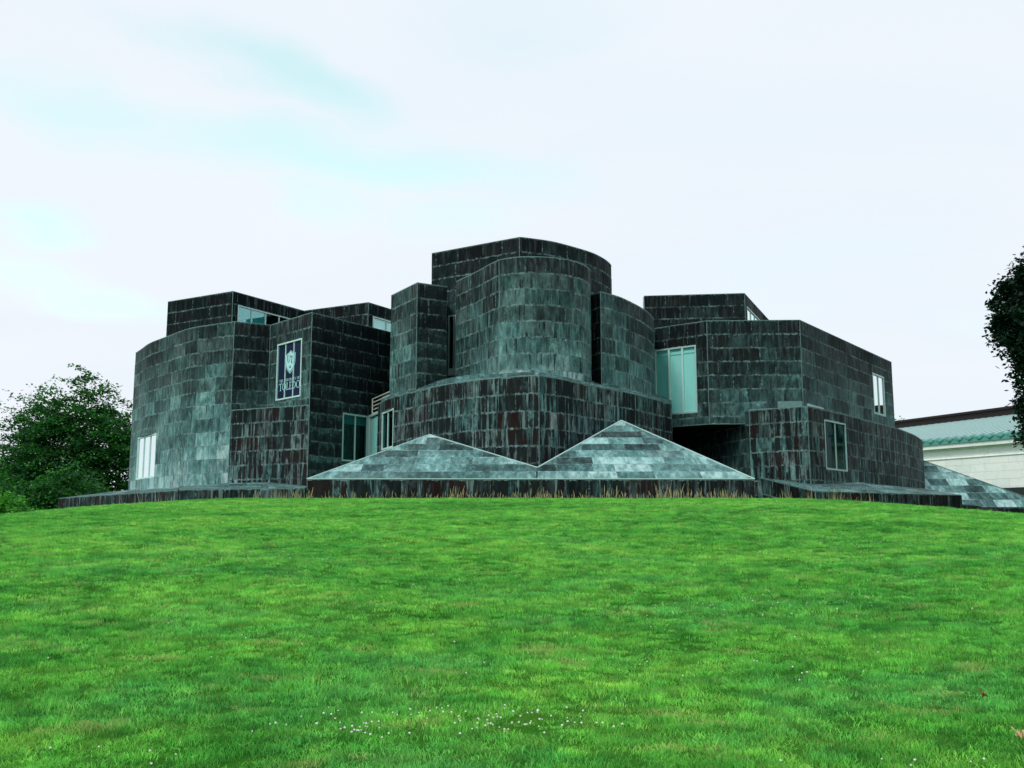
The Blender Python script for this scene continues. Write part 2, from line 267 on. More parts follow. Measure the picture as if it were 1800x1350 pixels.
def grass_mat(name, ground=False):
    m, k, out = new_mat(name)
    pos = k.n('ShaderNodeNewGeometry').outputs['Position']
    flat = k.mapping(pos, (1, 1, 0))
    big = k.noise(k.mapping(flat, (.13, .20, 1)), 1.0, 4.0, .55, .5)
    mid = k.noise(k.mapping(flat, (1.0, 1.2, 1), (3, 9, 0)), 1.0, 4.0, .6, .4)
    sml = k.noise(k.mapping(flat, (4, 7, 1)), 1.0, 3.0, .6)
    hue = k.math('ADD', k.math('MULTIPLY', big, .45), k.math('ADD', k.math('MULTIPLY', mid, .4), k.math('MULTIPLY', sml, .15)))
    rndv = k.n('ShaderNodeObjectInfo').outputs['Random']
    if not ground: hue = k.math('ADD', hue, k.math('MULTIPLY', k.math('SUBTRACT', rndv, .5), .16))
    cr = k.n('ShaderNodeValToRGB', ins={0: hue}); e = cr.color_ramp
    e.elements[0].position = .35; e.elements[0].color = (.030, .20, .030, 1)
    e.elements[1].position = .69; e.elements[1].color = (.36, .62, .11, 1)
    for p, c in ((.46, (.095, .39, .055)), (.56, (.18, .50, .075))):
        x = e.elements.new(p); x.color = (*c, 1)
    col = cr.outputs[0]
    # cool bluish patches of clover and another grass
    cool = k.mr(k.noise(k.mapping(flat, (.5, .7, 1), (20, 3, 0)), 1.0, 4.0, .65), .44, .70, 0.0, .5)
    sepp = k.n('ShaderNodeSeparateXYZ', ins={0: pos})
    cool = k.math('MULTIPLY', cool, k.mr(sepp.outputs[1], 22, 7, .25, 1.0))
    col = k.mix(cool, col, (.085, .40, .12))
    if not ground:
        lum = k.mr(k.math('FRACT', k.math('MULTIPLY', rndv, 7.31)), 0, 1, .62, 1.85, smooth=False)
        col = k.n('ShaderNodeVectorMath', operation='SCALE', ins={0: col, 'Scale': lum}).outputs[0]
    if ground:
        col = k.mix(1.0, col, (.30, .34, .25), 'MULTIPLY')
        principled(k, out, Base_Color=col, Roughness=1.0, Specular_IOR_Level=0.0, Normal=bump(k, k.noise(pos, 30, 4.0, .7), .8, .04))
        return m
    dryn = k.noise(k.mapping(flat, (1.4, 3.0, 1), (50, 3, 0)), 1.0, 4.0, .6)
    col = k.mix(k.mr(k.math('ADD', dryn, k.math('MULTIPLY', k.math('FRACT', k.math('MULTIPLY', rndv, 17.0)), .16)), .67, .78, 0, .6), col, (.52, .58, .20))
    b = k.n('ShaderNodeBsdfPrincipled', ins={'Base Color': col, 'Roughness': .6, 'Specular IOR Level': .12})
    t = k.n('ShaderNodeBsdfTranslucent', ins={'Color': col})
    mx = k.n('ShaderNodeMixShader', ins={0: .35, 1: b.outputs[0], 2: t.outputs[0]})
    k.t.links.new(mx.outputs[0], out.inputs[0]); return m
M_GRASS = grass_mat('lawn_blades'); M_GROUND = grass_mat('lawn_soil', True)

def marble_mat():
    m, k, out = new_mat('white_marble')
    pos = k.n('ShaderNodeNewGeometry').outputs['Position']
    a = k.n('ShaderNodeSeparateColor', ins={0: attr(k, 'rnd')})
    v = k.noise(pos, 1.2, 6.0, .65, 1.5)
    c = k.mix(k.mr(v, .4, .75), (.88, .92, .89), (.70, .80, .77))
    c = k.mix(k.mr(a.outputs[0], .3, 1.0, 0, .5), c, (.90, .90, .83))
    c = k.mix(k.mr(a.outputs[1], .6, 1.0, 0, .5), c, (.66, .79, .75))
    principled(k, out, Base_Color=c, Roughness=.6); return m
M_MARBLE = marble_mat()
M_COPPER = simple('green_copper', (.10, .34, .29), .6, .1, .9, 8, .5)
M_TILE = simple('ribbed_roof_metal', (.38, .58, .55), .5, .1, .3, 3)
M_TILEGAP = simple('roof_pan_dark_metal', (.03, .07, .07), .6, 0, .4, 3)
M_RIDGE = simple('dark_brown_ridge', (.016, .011, .010), .5, 0, .5, 3)

# ------------------------------------------------------------------ mesh helpers
coll = scene.collection
class MB:
    def __init__(s): s.v = []; s.f = []; s.uvw = []; s.ua = []; s.ub = []; s.rnd = []; s.wear = []; s.has = False
    def add(s, verts, faces, uvw=None, ua=None, ub=None, rnd=None, wear=None):
        o = len(s.v); s.v += [tuple(p) for p in verts]; s.f += [tuple(i + o for i in f) for f in faces]
        n = len(verts); z2 = [(0, 0)]*n
        if uvw is not None: s.has = True
        s.uvw += uvw if uvw is not None else z2; s.ua += ua if ua is not None else z2; s.ub += ub if ub is not None else z2
        s.rnd += [rnd or (.5, .5, .5, 1)]*n
        s.wear += wear if isinstance(wear, list) else [wear or (.4, .1, 0, .5)]*n
    def box(s, x0, x1, y0, y1, z0, z1):
        s.add([(x0,y0,z0),(x1,y0,z0),(x1,y1,z0),(x0,y1,z0),(x0,y0,z1),(x1,y0,z1),(x1,y1,z1),(x0,y1,z1)], BOXF)
    def hexa(s, p, **kw): s.add(p, BOXF, **kw)
    def bar(s, a, b, w_, h_=None):
        h_ = h_ or w_; a, b = Vector(a), Vector(b); d = (b-a).normalized()
        u = d.cross(Vector((0,0,1)));  u = u.normalized() if u.length > 1e-3 else Vector((1,0,0)); v = u.cross(d).normalized()
        u *= w_/2; v *= h_/2
        s.add([a-u-v, a+u-v, b+u-v, b-u-v, a-u+v, a+u+v, b+u+v, b-u+v], BOXF)
    def tube(s, pts, rad, n=7):
        pts = [Vector(p) for p in pts]; o = []
        for i, p in enumerate(pts):
            d = (pts[min(i+1, len(pts)-1)] - pts[max(i-1, 0)]).normalized()
            u = d.orthogonal().normalized(); v = d.cross(u)
            o += [p + (u*math.cos(2*math.pi*k/n) + v*math.sin(2*math.pi*k/n))*rad[i] for k in range(n)]
        f = [(i*n+k, i*n+(k+1) % n, (i+1)*n+(k+1) % n, (i+1)*n+k) for i in range(len(pts)-1) for k in range(n)]
        s.add(o, f)
    def build(s, name, mat, parent=None, smooth=False):
        me = bpy.data.meshes.new(name); me.from_pydata(s.v, [], s.f)
        if s.has:
            for nm, dat in (('uvw', s.uvw), ('ua', s.ua), ('ub', s.ub)):
                at = me.attributes.new(nm, 'FLOAT2', 'POINT'); at.data.foreach_set('vector', np.array(dat, 'f').ravel())
            for nm, dat in (('rnd', s.rnd), ('wear', s.wear)):
                at = me.attributes.new(nm, 'FLOAT_COLOR', 'POINT'); at.data.foreach_set('color', np.array(dat, 'f').ravel())
        me.materials.append(mat); me.update()
        if smooth: me.polygons.foreach_set('use_smooth', [True]*len(me.polygons))
        o = bpy.data.objects.new(name, me); coll.objects.link(o); o.parent = parent
        return o
BOXF = [(0,3,2,1),(4,5,6,7),(0,1,5,4),(1,2,6,5),(2,3,7,6),(3,0,4,7)]
def thing(name, label, cat, loc=(0,0,0), group=None):
    o = bpy.data.objects.new(name, None); coll.objects.link(o); o.location = loc; o.empty_display_size = .3
    tag(o, label, cat, group); return o
def tag(o, label, cat, group=None):
    o['label'] = label; o['category'] = cat
    if group: o['group'] = group
    return o

class Path:
    """plan polyline with arc length; left to right as seen from outside, outward normal = (ty,-tx)"""
    def __init__(s, pts):
        s.p = [tuple(q) for q in pts]; s.S = [0.0]
        for a, b in zip(s.p, s.p[1:]): s.S.append(s.S[-1] + math.dist(a, b))
        s.L = s.S[-1]
        s.tn = []
        for a, b in zip(s.p, s.p[1:]):
            l = math.dist(a, b) or 1; s.tn.append(((b[0]-a[0])/l, (b[1]-a[1])/l))
    def seg(s, t):
        for i in range(len(s.tn)):
            if t <= s.S[i+1] + 1e-9: return i
        return len(s.tn)-1
    def pt(s, t, off=0.0):
        i = s.seg(t); a = s.p[i]; tx, ty = s.tn[i]; d = t - s.S[i]
        # smooth normal at inner vertices
        nx, ny = ty, -tx
        if abs(t - s.S[i]) < 1e-6 and i > 0: nx, ny = nx + s.tn[i-1][1], ny - s.tn[i-1][0]
        if abs(t - s.S[i+1]) < 1e-6 and i + 1 < len(s.tn): nx, ny = nx + s.tn[i+1][1], ny - s.tn[i+1][0]
        l = math.hypot(nx, ny); nx /= l; ny /= l
        return (a[0] + tx*d + nx*off, a[1] + ty*d + ny*off)
    def between(s, a, b): return [a] + [q for q in s.S if a + .02 < q < b - .02] + [b]

def offset_poly(pts, off):
    """mitred offset of an open polyline, positive = outward"""
    out = []
    for i, p in enumerate(pts):
        ns = []
        for a, b in ((i-1, i), (i, i+1)):
            if a >= 0 and b < len(pts):
                l = math.dist(pts[a], pts[b])
                if l > 1e-6: ns.append(((pts[b][1]-pts[a][1])/l, -(pts[b][0]-pts[a][0])/l))
        nx = sum(n[0] for n in ns); ny = sum(n[1] for n in ns); l = math.hypot(nx, ny); nx /= l; ny /= l
        c = max(.35, nx*ns[0][0] + ny*ns[0][1])
        out.append((p[0] + nx*off/c, p[1] + ny*off/c))
    return out

def rect_minus(r, h):
    """r, h = (s0,s1,z0,z1); pieces of r outside h"""
    s0, s1, z0, z1 = r; a, b, c, d = h
    if a >= s1 or b <= s0 or c >= z1 or d <= z0: return [r]
    out = []
    if a > s0: out.append((s0, a, z0, z1))
    if b < s1: out.append((b, s1, z0, z1))
    m0, m1 = max(s0, a), min(s1, b)
    if d < z1: out.append((m0, m1, d, z1))
    if c > z0: out.append((m0, m1, z0, c))
    return out

COURSE = .76
pieces = []          # every cladding sheet: dict(kind, mesh, parent, centre, normal, area)
def add_piece(kind, mb, parent, centre, normal, area): pieces.append(dict(kind=kind, mb=mb, parent=parent, c=Vector(centre), n=Vector(normal), a=area))

def clad(path, H, zb, parent, wear, width=1.5, holes=(), kind='wall_panel', phase=None, top=None, first=COURSE):
    """running-bond metal sheets on a wall, courses counted down from the top; top(s) may vary along the wall"""
    P_ = path if isinstance(path, Path) else Path(path)
    top = top or (lambda s_: H)
    ph = random.random()*width if phase is None else phase
    d = 0.0; row = 0; g = .007
    zfloor = zb
    Hmax = max(top(0), top(P_.L))
    while Hmax - d > zfloor + .03:
        hrow = first if row == 0 else COURSE
        # seams of this course
        x = -((ph + row*width*.5 + random.uniform(-.12, .12)) % width); seams = [0.0]
        while x < P_.L:
            x += width*random.choice((1, 1, 1, 1, .62, .8, 1.1)) + random.uniform(-.05, .05)
            if x > seams[-1] + .28 and x < P_.L - .28: seams.append(x)
        seams.append(P_.L)
        for a, b in zip(seams, seams[1:]):
            rr = [(a, b, d, d + hrow)]
            rr = [(a, b, -d - hrow, -d)]           # heights relative to the top edge
            rects = rr
            for h in holes:
                hh = (h[0], h[1], h[2] - H, h[3] - H)
                rects = [q for r_ in rects for q in rect_minus(r_, hh)]
            for (s0, s1, z0, z1) in rects:
                zt0 = H
                if z0 < zfloor - Hmax: z0 = zfloor - Hmax
                if s1 - s0 < .06 or z1 - z0 < .05: continue
                ss = P_.between(s0 + g, s1 - g)
                th = .018 + random.uniform(0, .010); tilt = [random.uniform(-.004, .004) for _ in range(4)]
                zA, zB = z0 + g, z1 - g
                V = []; uvw = []; ua = []; ub = []; wr = []
                rnd = (random.random(), random.random(), random.random(), 1)
                off0 = random.uniform(0, 30) if False else 0
                for q in ss:
                    f = (q - s0)/(s1 - s0)
                    o1 = th + tilt[0]*(1-f) + tilt[1]*f; o2 = th + tilt[2]*(1-f) + tilt[3]*f
                    xi = P_.pt(q, -.012); xo1 = P_.pt(q, o1); xo2 = P_.pt(q, o2); T = top(q)
                    for (X, zz) in ((xi, zA), (xo1, zA + .0), (xo2, zB), (xi, zB)):
                        V.append((X[0], X[1], T + zz)); uvw.append((q + parent['seed'], T + zz)); ua.append((q - s0, zz - z0)); ub.append((s1 - q, z1 - zz))
                        wr.append((wear[0], wear[1], wear[2], min(1.0, max(0.0, -zz/wear[3]))))
                F = []
                n = len(ss)
                for i in range(n-1):
                    a4, b4 = i*4, i*4+4
                    F += [(a4+1, b4+1, b4+2, a4+2), (a4, b4, b4+1, a4+1), (a4+2, b4+2, b4+3, a4+3)]
                F += [(0, 1, 2, 3), ((n-1)*4+3, (n-1)*4+2, (n-1)*4+1, (n-1)*4)]
                mb = MB(); mb.add(V, F, uvw, ua, ub, rnd, wr)
                mid = (s0 + s1)/2; c2 = P_.pt(mid, .03); nn = P_.tn[P_.seg(mid)]
                add_piece(kind, mb, parent, (c2[0], c2[1], top(mid) + (z0+z1)/2), (nn[1], -nn[0], 0), (s1-s0)*(z1-z0))
        d += hrow; row += 1

def clip_poly(poly, a, b, c):
    """keep a*u+b*v<=c"""
    out = []
    for i in range(len(poly)):
        p, q = poly[i], poly[(i+1) % len(poly)]
        dp, dq = a*p[0]+b*p[1]-c, a*q[0]+b*q[1]-c
        if dp <= 0: out.append(p)
        if (dp < 0 < dq) or (dq < 0 < dp):
            t = dp/(dp-dq); out.append((p[0]+t*(q[0]-p[0]), p[1]+t*(q[1]-p[1])))
    return out
def tile_plane(poly3, o, uax, vax, parent, wear, width, rowh, kind='roof_panel', th=.02, mat=None, vspan=6.0, ph=0.0, g=.007):
    """sheets in running bond over a convex planar polygon, rows along uax, clipped to its outline"""
    o, uax, vax = Vector(o), Vector(uax).normalized(), Vector(vax).normalized(); nrm_ = uax.cross(vax).normalized()
    P2 = [((Vector(p)-o).dot(uax), (Vector(p)-o).dot(vax)) for p in poly3]
    area2 = sum(P2[i][0]*P2[(i+1) % len(P2)][1] - P2[(i+1) % len(P2)][0]*P2[i][1] for i in range(len(P2)))
    if area2 < 0: P2 = P2[::-1]
    us = [p[0] for p in P2]; vs_ = [p[1] for p in P2]
    v = min(vs_); row = 0
    while v < max(vs_) - .03:
        x = min(us) - random.uniform(.1, .9)*width + ph
        while x < max(us):
            x1 = x + width*random.choice((1, 1, 1, .6, 1.25))
            r_ = [(x+g, v+g), (x1-g, v+g), (x1-g, v+rowh-g), (x+g, v+rowh-g)]
            q = r_
            for i in range(len(P2)):
                a, b = P2[i], P2[(i+1) % len(P2)]
                ex, ey = b[0]-a[0], b[1]-a[1]; l = math.hypot(ex, ey)
                if l < 1e-6: continue
                A, B = ey/l, -ex/l
                q = clip_poly(q, A, B, A*a[0]+B*a[1]) if q else q
            if len(q) >= 3:
                ar = abs(sum(q[i][0]*q[(i+1) % len(q)][1] - q[(i+1) % len(q)][0]*q[i][1] for i in range(len(q))))/2
                if ar > .03:
                    n = len(q); t1 = th + random.uniform(0, .012)
                    V = [o + uax*p[0] + vax*p[1] - nrm_*.01 for p in q] + [o + uax*p[0] + vax*p[1] + nrm_*t1 for p in q]
                    F = [tuple(range(n-1, -1, -1)), tuple(range(n, 2*n))] + [(i, (i+1) % n, n+(i+1) % n, n+i) for i in range(n)]
                    uvw = [(p[0]+parent['seed'], p[1]+o.y) for p in q]*2
                    ua = [(p[0]-x, p[1]-v) for p in q]*2; ub = [(x1-p[0], v+rowh-p[1]) for p in q]*2
                    rnd = (random.random(), random.random(), random.random(), 1)
                    wr = (wear[0], wear[1], wear[2], min(1, max(0, .5 + random.uniform(-.3, .3))))
                    mb = MB(); mb.add(V, F, uvw, ua, ub, rnd, wr)
                    c = o + uax*(sum(p[0] for p in q)/n) + vax*(sum(p[1] for p in q)/n) + nrm_*.04
                    add_piece(kind, mb, parent, c, nrm_, ar)
            x = x1
        v += rowh; row += 1
def tile_quad(a, b, c, d, parent, wear, nu, nv, kind='roof_panel', width=None):
    """sheets over a bilinear patch: a-b front edge, d-c back edge"""
    a, b, c, d = map(Vector, (a, b, c, d))
    f = lambda u, v: (a*(1-u)+b*u)*(1-v) + (d*(1-u)+c*u)*v
    L = (b-a).length
    for j in range(nv):
        x = -random.random()/nu
        while x < 1:
            x1 = x + random.choice((1, 1, 1, .7))/nu
            u0, u1 = max(0, x), min(1, x1)
            if u1 - u0 > .02/nu:
                gu, gv = .006/L, .012/nv
                pp = [(u0+gu, j/nv+gv), (u1-gu, j/nv+gv), (u1-gu, (j+1)/nv-gv), (u0+gu, (j+1)/nv-gv)]
                P3 = [f(*q) for q in pp]; nr = (P3[1]-P3[0]).cross(P3[3]-P3[0]).normalized()
                if nr.z < 0: nr = -nr
                V = [p - nr*.01 for p in P3] + [p + nr*(.02 + random.uniform(0, .01)) for p in P3]
                w_, h_ = (P3[1]-P3[0]).length, (P3[3]-P3[0]).length
                loc = [(0, 0), (w_, 0), (w_, h_), (0, h_)]
                mb = MB(); mb.add(V, BOXF, [(q[0]+x*L+parent['seed'], q[1]+j*h_) for q in loc]*2, [(q[0]+.003, q[1]+.003) for q in loc]*2, [(w_-q[0]+.003, h_-q[1]+.003) for q in loc]*2,
                                  (random.random(), random.random(), random.random(), 1), (wear[0], wear[1], wear[2], .5))
                add_piece(kind, mb, parent, sum(P3, Vector())/4 + nr*.05, nr, w_*h_)
            x = x1

def seam_strip(polyline, z0, z1, o0, o1, name, parent, mat):
    """thin bent strip following a plan polyline"""
    a = offset_poly(polyline, o0); b = offset_poly(polyline, o1); mb = MB(); n = len(polyline)
    V = []
    for i in range(n): V += [(a[i][0], a[i][1], z0), (b[i][0], b[i][1], z0), (b[i][0], b[i][1], z1), (a[i][0], a[i][1], z1)]
    F = []
    for i in range(n-1):
        p, q = i*4, i*4+4
        F += [(p, q, q+1, p+1), (p+1, q+1, q+2, p+2), (p+2, q+2, q+3, p+3), (p+3, q+3, q, p)]
    F += [(0, 1, 2, 3), ((n-1)*4+3, (n-1)*4+2, (n-1)*4+1, (n-1)*4)]
    mb.add(V, F); return mb.build(name, mat, parent)

# ------------------------------------------------------------------ terrain
def fx(x):
    a = np.maximum(np.abs(x) - 10.0, 0)/8.0
    return np.maximum(0.0, 1 - .34*a**1.5)
def height(x, y):
    x = np.asarray(x, float); y = np.asarray(y, float)
    t = np.clip(y/38.0, 0, 1)
    b = 2.75*(1 - (1 - t)**1.35)
    neg = -1.4*(1 - np.exp(np.minimum(y, 0)/14.0))
    f = fx(x); far = np.clip((y - 70)/60, 0, 1)
    lump = .035*np.sin(x*.9 + 1.3*np.sin(y*.35)) * np.sin(y*.7 + 1.1*np.sin(x*.4)) + .02*np.sin(x*2.3 + y*1.1)*np.sin(y*1.9 - x*.7)
    lump = lump*np.exp(-((y - 16)/14.0)**2)
    return b*f*(1 - far*far*(3 - 2*far)) + neg + lump
def build_ground():
    xs = np.unique(np.concatenate([np.linspace(-900, -70, 16), np.linspace(-70, -30, 14), np.linspace(-30, 30, 141), np.linspace(30, 70, 14), np.linspace(70, 900, 16)]))
    ys = np.unique(np.concatenate([np.linspace(-300, -20, 10), np.linspace(-20, 0, 12), np.linspace(0, 45, 121), np.linspace(45, 130, 22), np.linspace(130, 1500, 16)]))
    X, Y = np.meshgrid(xs, ys); Z = height(X, Y)
    V = np.stack([X.ravel(), Y.ravel(), Z.ravel()], 1); nx, ny = len(xs), len(ys)
    F = [(j*nx+i, j*nx+i+1, (j+1)*nx+i+1, (j+1)*nx+i) for j in range(ny-1) for i in range(nx-1)]
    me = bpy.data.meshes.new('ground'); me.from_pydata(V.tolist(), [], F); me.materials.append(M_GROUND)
    me.polygons.foreach_set('use_smooth', [True]*len(F))
    o = bpy.data.objects.new('ground', me); coll.objects.link(o); o['kind'] = 'structure'
build_ground()

# ------------------------------------------------------------------ the art building
ART = thing('art_building', 'dark weathered metal-clad building of curved and angular blocks with low pyramid roofs on the hilltop', 'building', (0, 38.5, 2.7))
ART_INV = Vector((0, 38.5, 2.7))
def child_fix(o):
    """children are built in world metres"""
    o.matrix_parent_inverse = o.parent.matrix_world.inverted() if False else o.matrix_parent_inverse
bpy.context.view_layer.update()
from mathutils import Matrix
SHIFT = Matrix.Translation(-ART_INV)
def part(mb, name, mat, parent, **kw):
    o = mb.build(name, mat, parent, **kw)
    if parent is ART: o.matrix_parent_inverse = SHIFT
    return o

core_polys = []      # for the visibility ranking
def prism(foot, z0, z1):
    n = len(foot); mb = MB()
    V = [(p[0], p[1], z0) for p in foot] + [(p[0], p[1], z1) for p in foot]
    F = [(i, (i+1) % n, n+(i+1) % n, n+i) for i in range(n)] + [tuple(range(n-1, -1, -1)), tuple(range(n, 2*n))]
    mb.add(V, F); core_polys.append((V, F)); return mb

walls = {}; paths = {}
def block(name, label, wears, back=1.25, kind='wall_panel', width=1.5, skip=(), holes=None, coping=True, bottom_strip=False):
    pl = PLAN[name]; H, zb, segs = pl['H'], pl['zb'], pl['segs']
    line = []
    for s_ in segs:
        for p in s_:
            if not line or math.dist(line[-1], p) > .01: line.append(tuple(p))
    inner = offset_poly(line, -.17)
    a, b = inner[0], inner[-1]
    foot = inner + [(b[0]*back, b[1]*back), (a[0]*back, a[1]*back)]
    o = part(prism(foot, zb, H - .012), 'wall', M_CORE, ART); o['seed'] = random.uniform(0, 200)
    if label: o['label'] = label
    walls[name] = o
    hol = {}
    for wn, (bl, si, r_) in PLAN['windows'].items():
        if bl == name: hol.setdefault(si, []).append(tuple(r_))
    for i, s_ in enumerate(segs):
        paths[(name, i)] = Path(s_)
        if i in skip: continue
        clad(paths[(name, i)], H, zb, o, (*wears[min(i, len(wears)-1)],), width, hol.get(i, ()), kind)
    for q0, q1 in (((a[0]*back, a[1]*back), a), (b, (b[0]*back, b[1]*back))):
        clad(Path(offset_poly([q0, q1], .03)), H, zb, o, (*wears[0],), width, (), kind)
    if coping: seam_strip(line, H - .004, H + .028, -.24, .034, 'coping', o, M_TRIM)
    if bottom_strip: seam_strip(line, zb - .03, zb + .0, -.24, .03, 'bottom_trim', o, M_TRIM)
    # corner seams
    for i in range(len(segs)-1):
        c = segs[i][-1]; c2 = offset_poly(line, .026)[[k for k, q in enumerate(line) if math.dist(q, c) < .02][0]]
        mb = MB(); mb.bar((c2[0], c2[1], zb), (c2[0], c2[1], H), .024); mb.build('corner_seam', M_TRIM, o)
    return o
# wear = (tone, streak, blotch, metres over which the patina pales downwards)
block('left_wing', 'broad left wing with curved end', [(.60, .24, 0, 10), (.34, .25, .35, 9), (.46, .40, .1, 8), (.36, .28, .9, 11)])
block('left_infill', 'low streaked infill under the banner window', [(.56, .95, 0, 6)])
block('left_loft', 'upper loft on the left wing', [(.20, .14, .1, 8), (.20, .30, 0, 9)], back=1.12)
block('inner_loft', 'upper loft beside the central tower', [(.22, .30, 0, 8), (.24, .2, 0, 8)], back=1.12)
block('drum', 'low streaked drum at the centre', [(.3, .6, 0, 9), (.60, 1.0, 0, 10), (.68, 1.0, 0, 9)])
block('rotunda', 'curved central rotunda', [(.50, .45, .05, 8), (.55, .34, .12, 7)], back=1.1)
block('tower', 'tallest curved block behind the rotunda', [(.32, .12, .1, 7), (.36, .18, 0, 6)], back=1.15)
block('left_pier', 'narrow pier left of the rotunda', [(.58, .4, .1, 8), (.34, .25, .8, 9)], back=1.12)
block('right_apse', 'curved apse right of the rotunda', [(.12, .1, 0, 20), (.62, .32, .1, 8)], back=1.12)
block('right_loft', 'upper loft on the right wing', [(.24, .15, 0, 8), (.34, .2, 0, 8)], back=1.12)
block('right_wing', 'overhanging right wing', [(.32, .2, .3, 8), (.46, .24, .25, 10), (.50, .16, .15, 8)], bottom_strip=True, back=1.18)
block('right_base', 'streaked base block under the right wing', [(.55, .3, .1, 9), (.58, .9, 0, 9), (.60, 1.0, 0, 9)])

# ------------------------------------------------------------------ sloped metal roofs round the drum and the base block
def skirt(name, wall, scale, rise, wear, seg_ids):
    for si in seg_ids:
        p = Path(PLAN[name]['segs'][si]); H = PLAN[name]['H']
        n = max(1, round(p.L/1.5))
        for i in range(n):
            s0, s1 = p.L*i/n, p.L*(i+1)/n; a, b = p.pt(s0), p.pt(s1)
            tile_quad((*a, H+.03), (*b, H+.03), (b[0]*scale, b[1]*scale, H+rise), (a[0]*scale, a[1]*scale, H+rise), wall, wear, 1, 1)
skirt('drum', walls['drum'], 1.075, .80, (.52, .2, 0), (1, 2))
skirt('right_base', walls['right_base'], 1.06, .40, (.55, .2, 0), (1, 2))
def wall_box(mb, path, s0, s1, z0, z1, o0, o1):
    f_ = lambda s_, z_, o_: (*path.pt(s_, o_), z_)
    pts = [f_(s0, z0, o1), f_(s1, z0, o1), f_(s1, z0, o0), f_(s0, z0, o0)]
    mb.hexa(pts + [(p[0], p[1], z1) for p in pts])
for si_, a_, b_, z_, h_, m_ in ((1, 3.7, 5.02, 8.20, .34, M_TRIM), (2, .55, 3.0, 8.26, .20, M_LEADW)):
    mb = MB(); wall_box(mb, paths[('right_wing', si_)], a_, b_, z_, z_+h_, -.02, .10); mb.build('flashing', m_, walls['right_wing'])

# ------------------------------------------------------------------ pyramid roofs and plinths
Y = PLAN['pyr']; l0, la, pv_, ra, r0, m0 = (Vector(Y[k_]) for k_ in ('l0', 'la', 'v', 'ra', 'r0', 'm'))
def roof_body(faces_pts, name, label):
    mb = MB()
    for f_ in faces_pts: mb.add([tuple(p) for p in f_], [tuple(range(len(f_)))])
    o = part(mb, name, M_CORE, ART); o['seed'] = random.uniform(0, 99); o['label'] = label; return o
bl, br = Vector((l0.x, 50.5, l0.z)), Vector((r0.x, 51.5, r0.z)); vb = Vector((1.1, 43.0, pv_.z + .02))
dn = Vector((0, .02, -.05))
pyl = roof_body([[l0+dn, m0+dn, pv_+dn, la+dn], [l0, la, bl], [la, pv_+dn, vb], [la, vb, (-3.5, 49, 3.6), bl]], 'roof', 'left low pyramid roof')
pyr_ = roof_body([[m0+dn, r0+dn, ra+dn, pv_+dn], [r0, br, ra], [pv_+dn, ra, vb], [ra, br, (3.5, 49, 3.6), vb]], 'roof', 'right taller pyramid roof')
vup = Vector((0, 1, .475)).normalized()
tile_plane([l0, m0, pv_, la], l0, (1, 0, 0), vup, pyl, (.59, .05, .0), 1.45, .77)
tile_plane([m0, r0, ra, pv_], m0, (1, 0, 0), vup, pyr_, (.65, .05, .0), 1.45, .77)
for (a_, b_, pr) in ((l0, la, pyl), (la, pv_, pyl), (pv_, ra, pyr_), (ra, r0, pyr_), (l0, m0, pyl), (m0, r0, pyr_)):
    mb = MB(); mb.bar(a_ + Vector((0, -.01, .03)), b_ + Vector((0, -.01, .03)), .07, .035); mb.build('ridge_cap', M_LEADW, pr)
# tiles on the right-hand side faces, seen from the side
tile_plane([r0, br, ra], r0, (0, 1, 0), ((ra - (r0+br)/2)).normalized(), pyr_, (.7, .2, .05), 1.45, .77)
zb_ = 2.0
def plinth(label, front, H, zbot, back_pts, wear, tops=None):
    """front: plan polyline with heights (x,y,z)"""
    fr = [tuple(p[:2]) for p in front]
    inn = offset_poly(fr, -.10); mb = MB()
    foot = [(*p, front[i][2] - .02) for i, p in enumerate(inn)] + [(p[0], p[1], p[2] - .03) for p in back_pts]
    n = len(foot); V = [(p[0], p[1], zbot) for p in foot] + foot
    F = [(i, (i+1) % n, n+(i+1) % n, n+i) for i in range(n)] + [tuple(range(n, 2*n))]
    mb.add(V, F); core_polys.append((V, F))
    o = part(mb, 'plinth', M_CORE, ART); o['seed'] = random.uniform(0, 99); o['label'] = label
    for i in range(len(front)-1):
        a, b = front[i], front[i+1]; p = Path([a[:2], b[:2]])
        clad(p, max(a[2], b[2]), zbot, o, wear, 1.4, (), 'plinth_panel', top=(lambda s_, a=a, b=b, L=p.L: a[2] + (b[2]-a[2])*s_/L), first=.80)
    mbc = MB()
    for i in range(len(front)-1): mbc.bar((front[i][0], front[i][1], front[i][2]+.012), (front[i+1][0], front[i+1][1], front[i+1][2]+.012), .06, .024)
    mbc.build('edge_trim', M_TRIM, o)
    return o
plinth('dark plinth in front of the pyramid roofs', [tuple(l0), tuple(r0)], l0.z, zb_, [(r0.x, 51.5, 3.5), (l0.x, 50.5, 3.5)], (.46, 1.0, 0, 8))
P_ = PLAN['pl_left']
o = plinth('low plinth before the left wing', P_['front'], 0, zb_, P_['back'][::-1], (.58, .75, 0, 8))
fa, fb = map(Vector, P_['front']); bk = [Vector(p) for p in P_['back']]
ts = [0, .42, .72, 1]
for i in range(3): tile_quad(fa.lerp(fb, ts[i]), fa.lerp(fb, ts[i+1]), bk[i+1], bk[i], o, (.58, .25, .1), 2, 5)
P_ = PLAN['pl_far']
o = plinth('far left plinth running past the curved wall', P_['front'], 0, .3, P_['back'][::-1], (.42, .85, 0, 8))
fa, fb = map(Vector, P_['front']); bk = [Vector(p) for p in P_['back']]
tile_quad(fa, fb, bk[1], bk[0], o, (.62, .3, .1), 5, 4)
mbx = MB()
P_ = PLAN['pl_right']; f3 = [Vector(p) for p in P_['front']]; bk = [Vector(p) for p in P_['back']]
o = plinth('low plinth before the right base block', P_['front'], 0, .5, P_['back'][::-1], (.46, .9, 0, 8))
tile_quad(f3[0], f3[1], bk[1], bk[0], o, (.55, .3, .1), 2, 3)
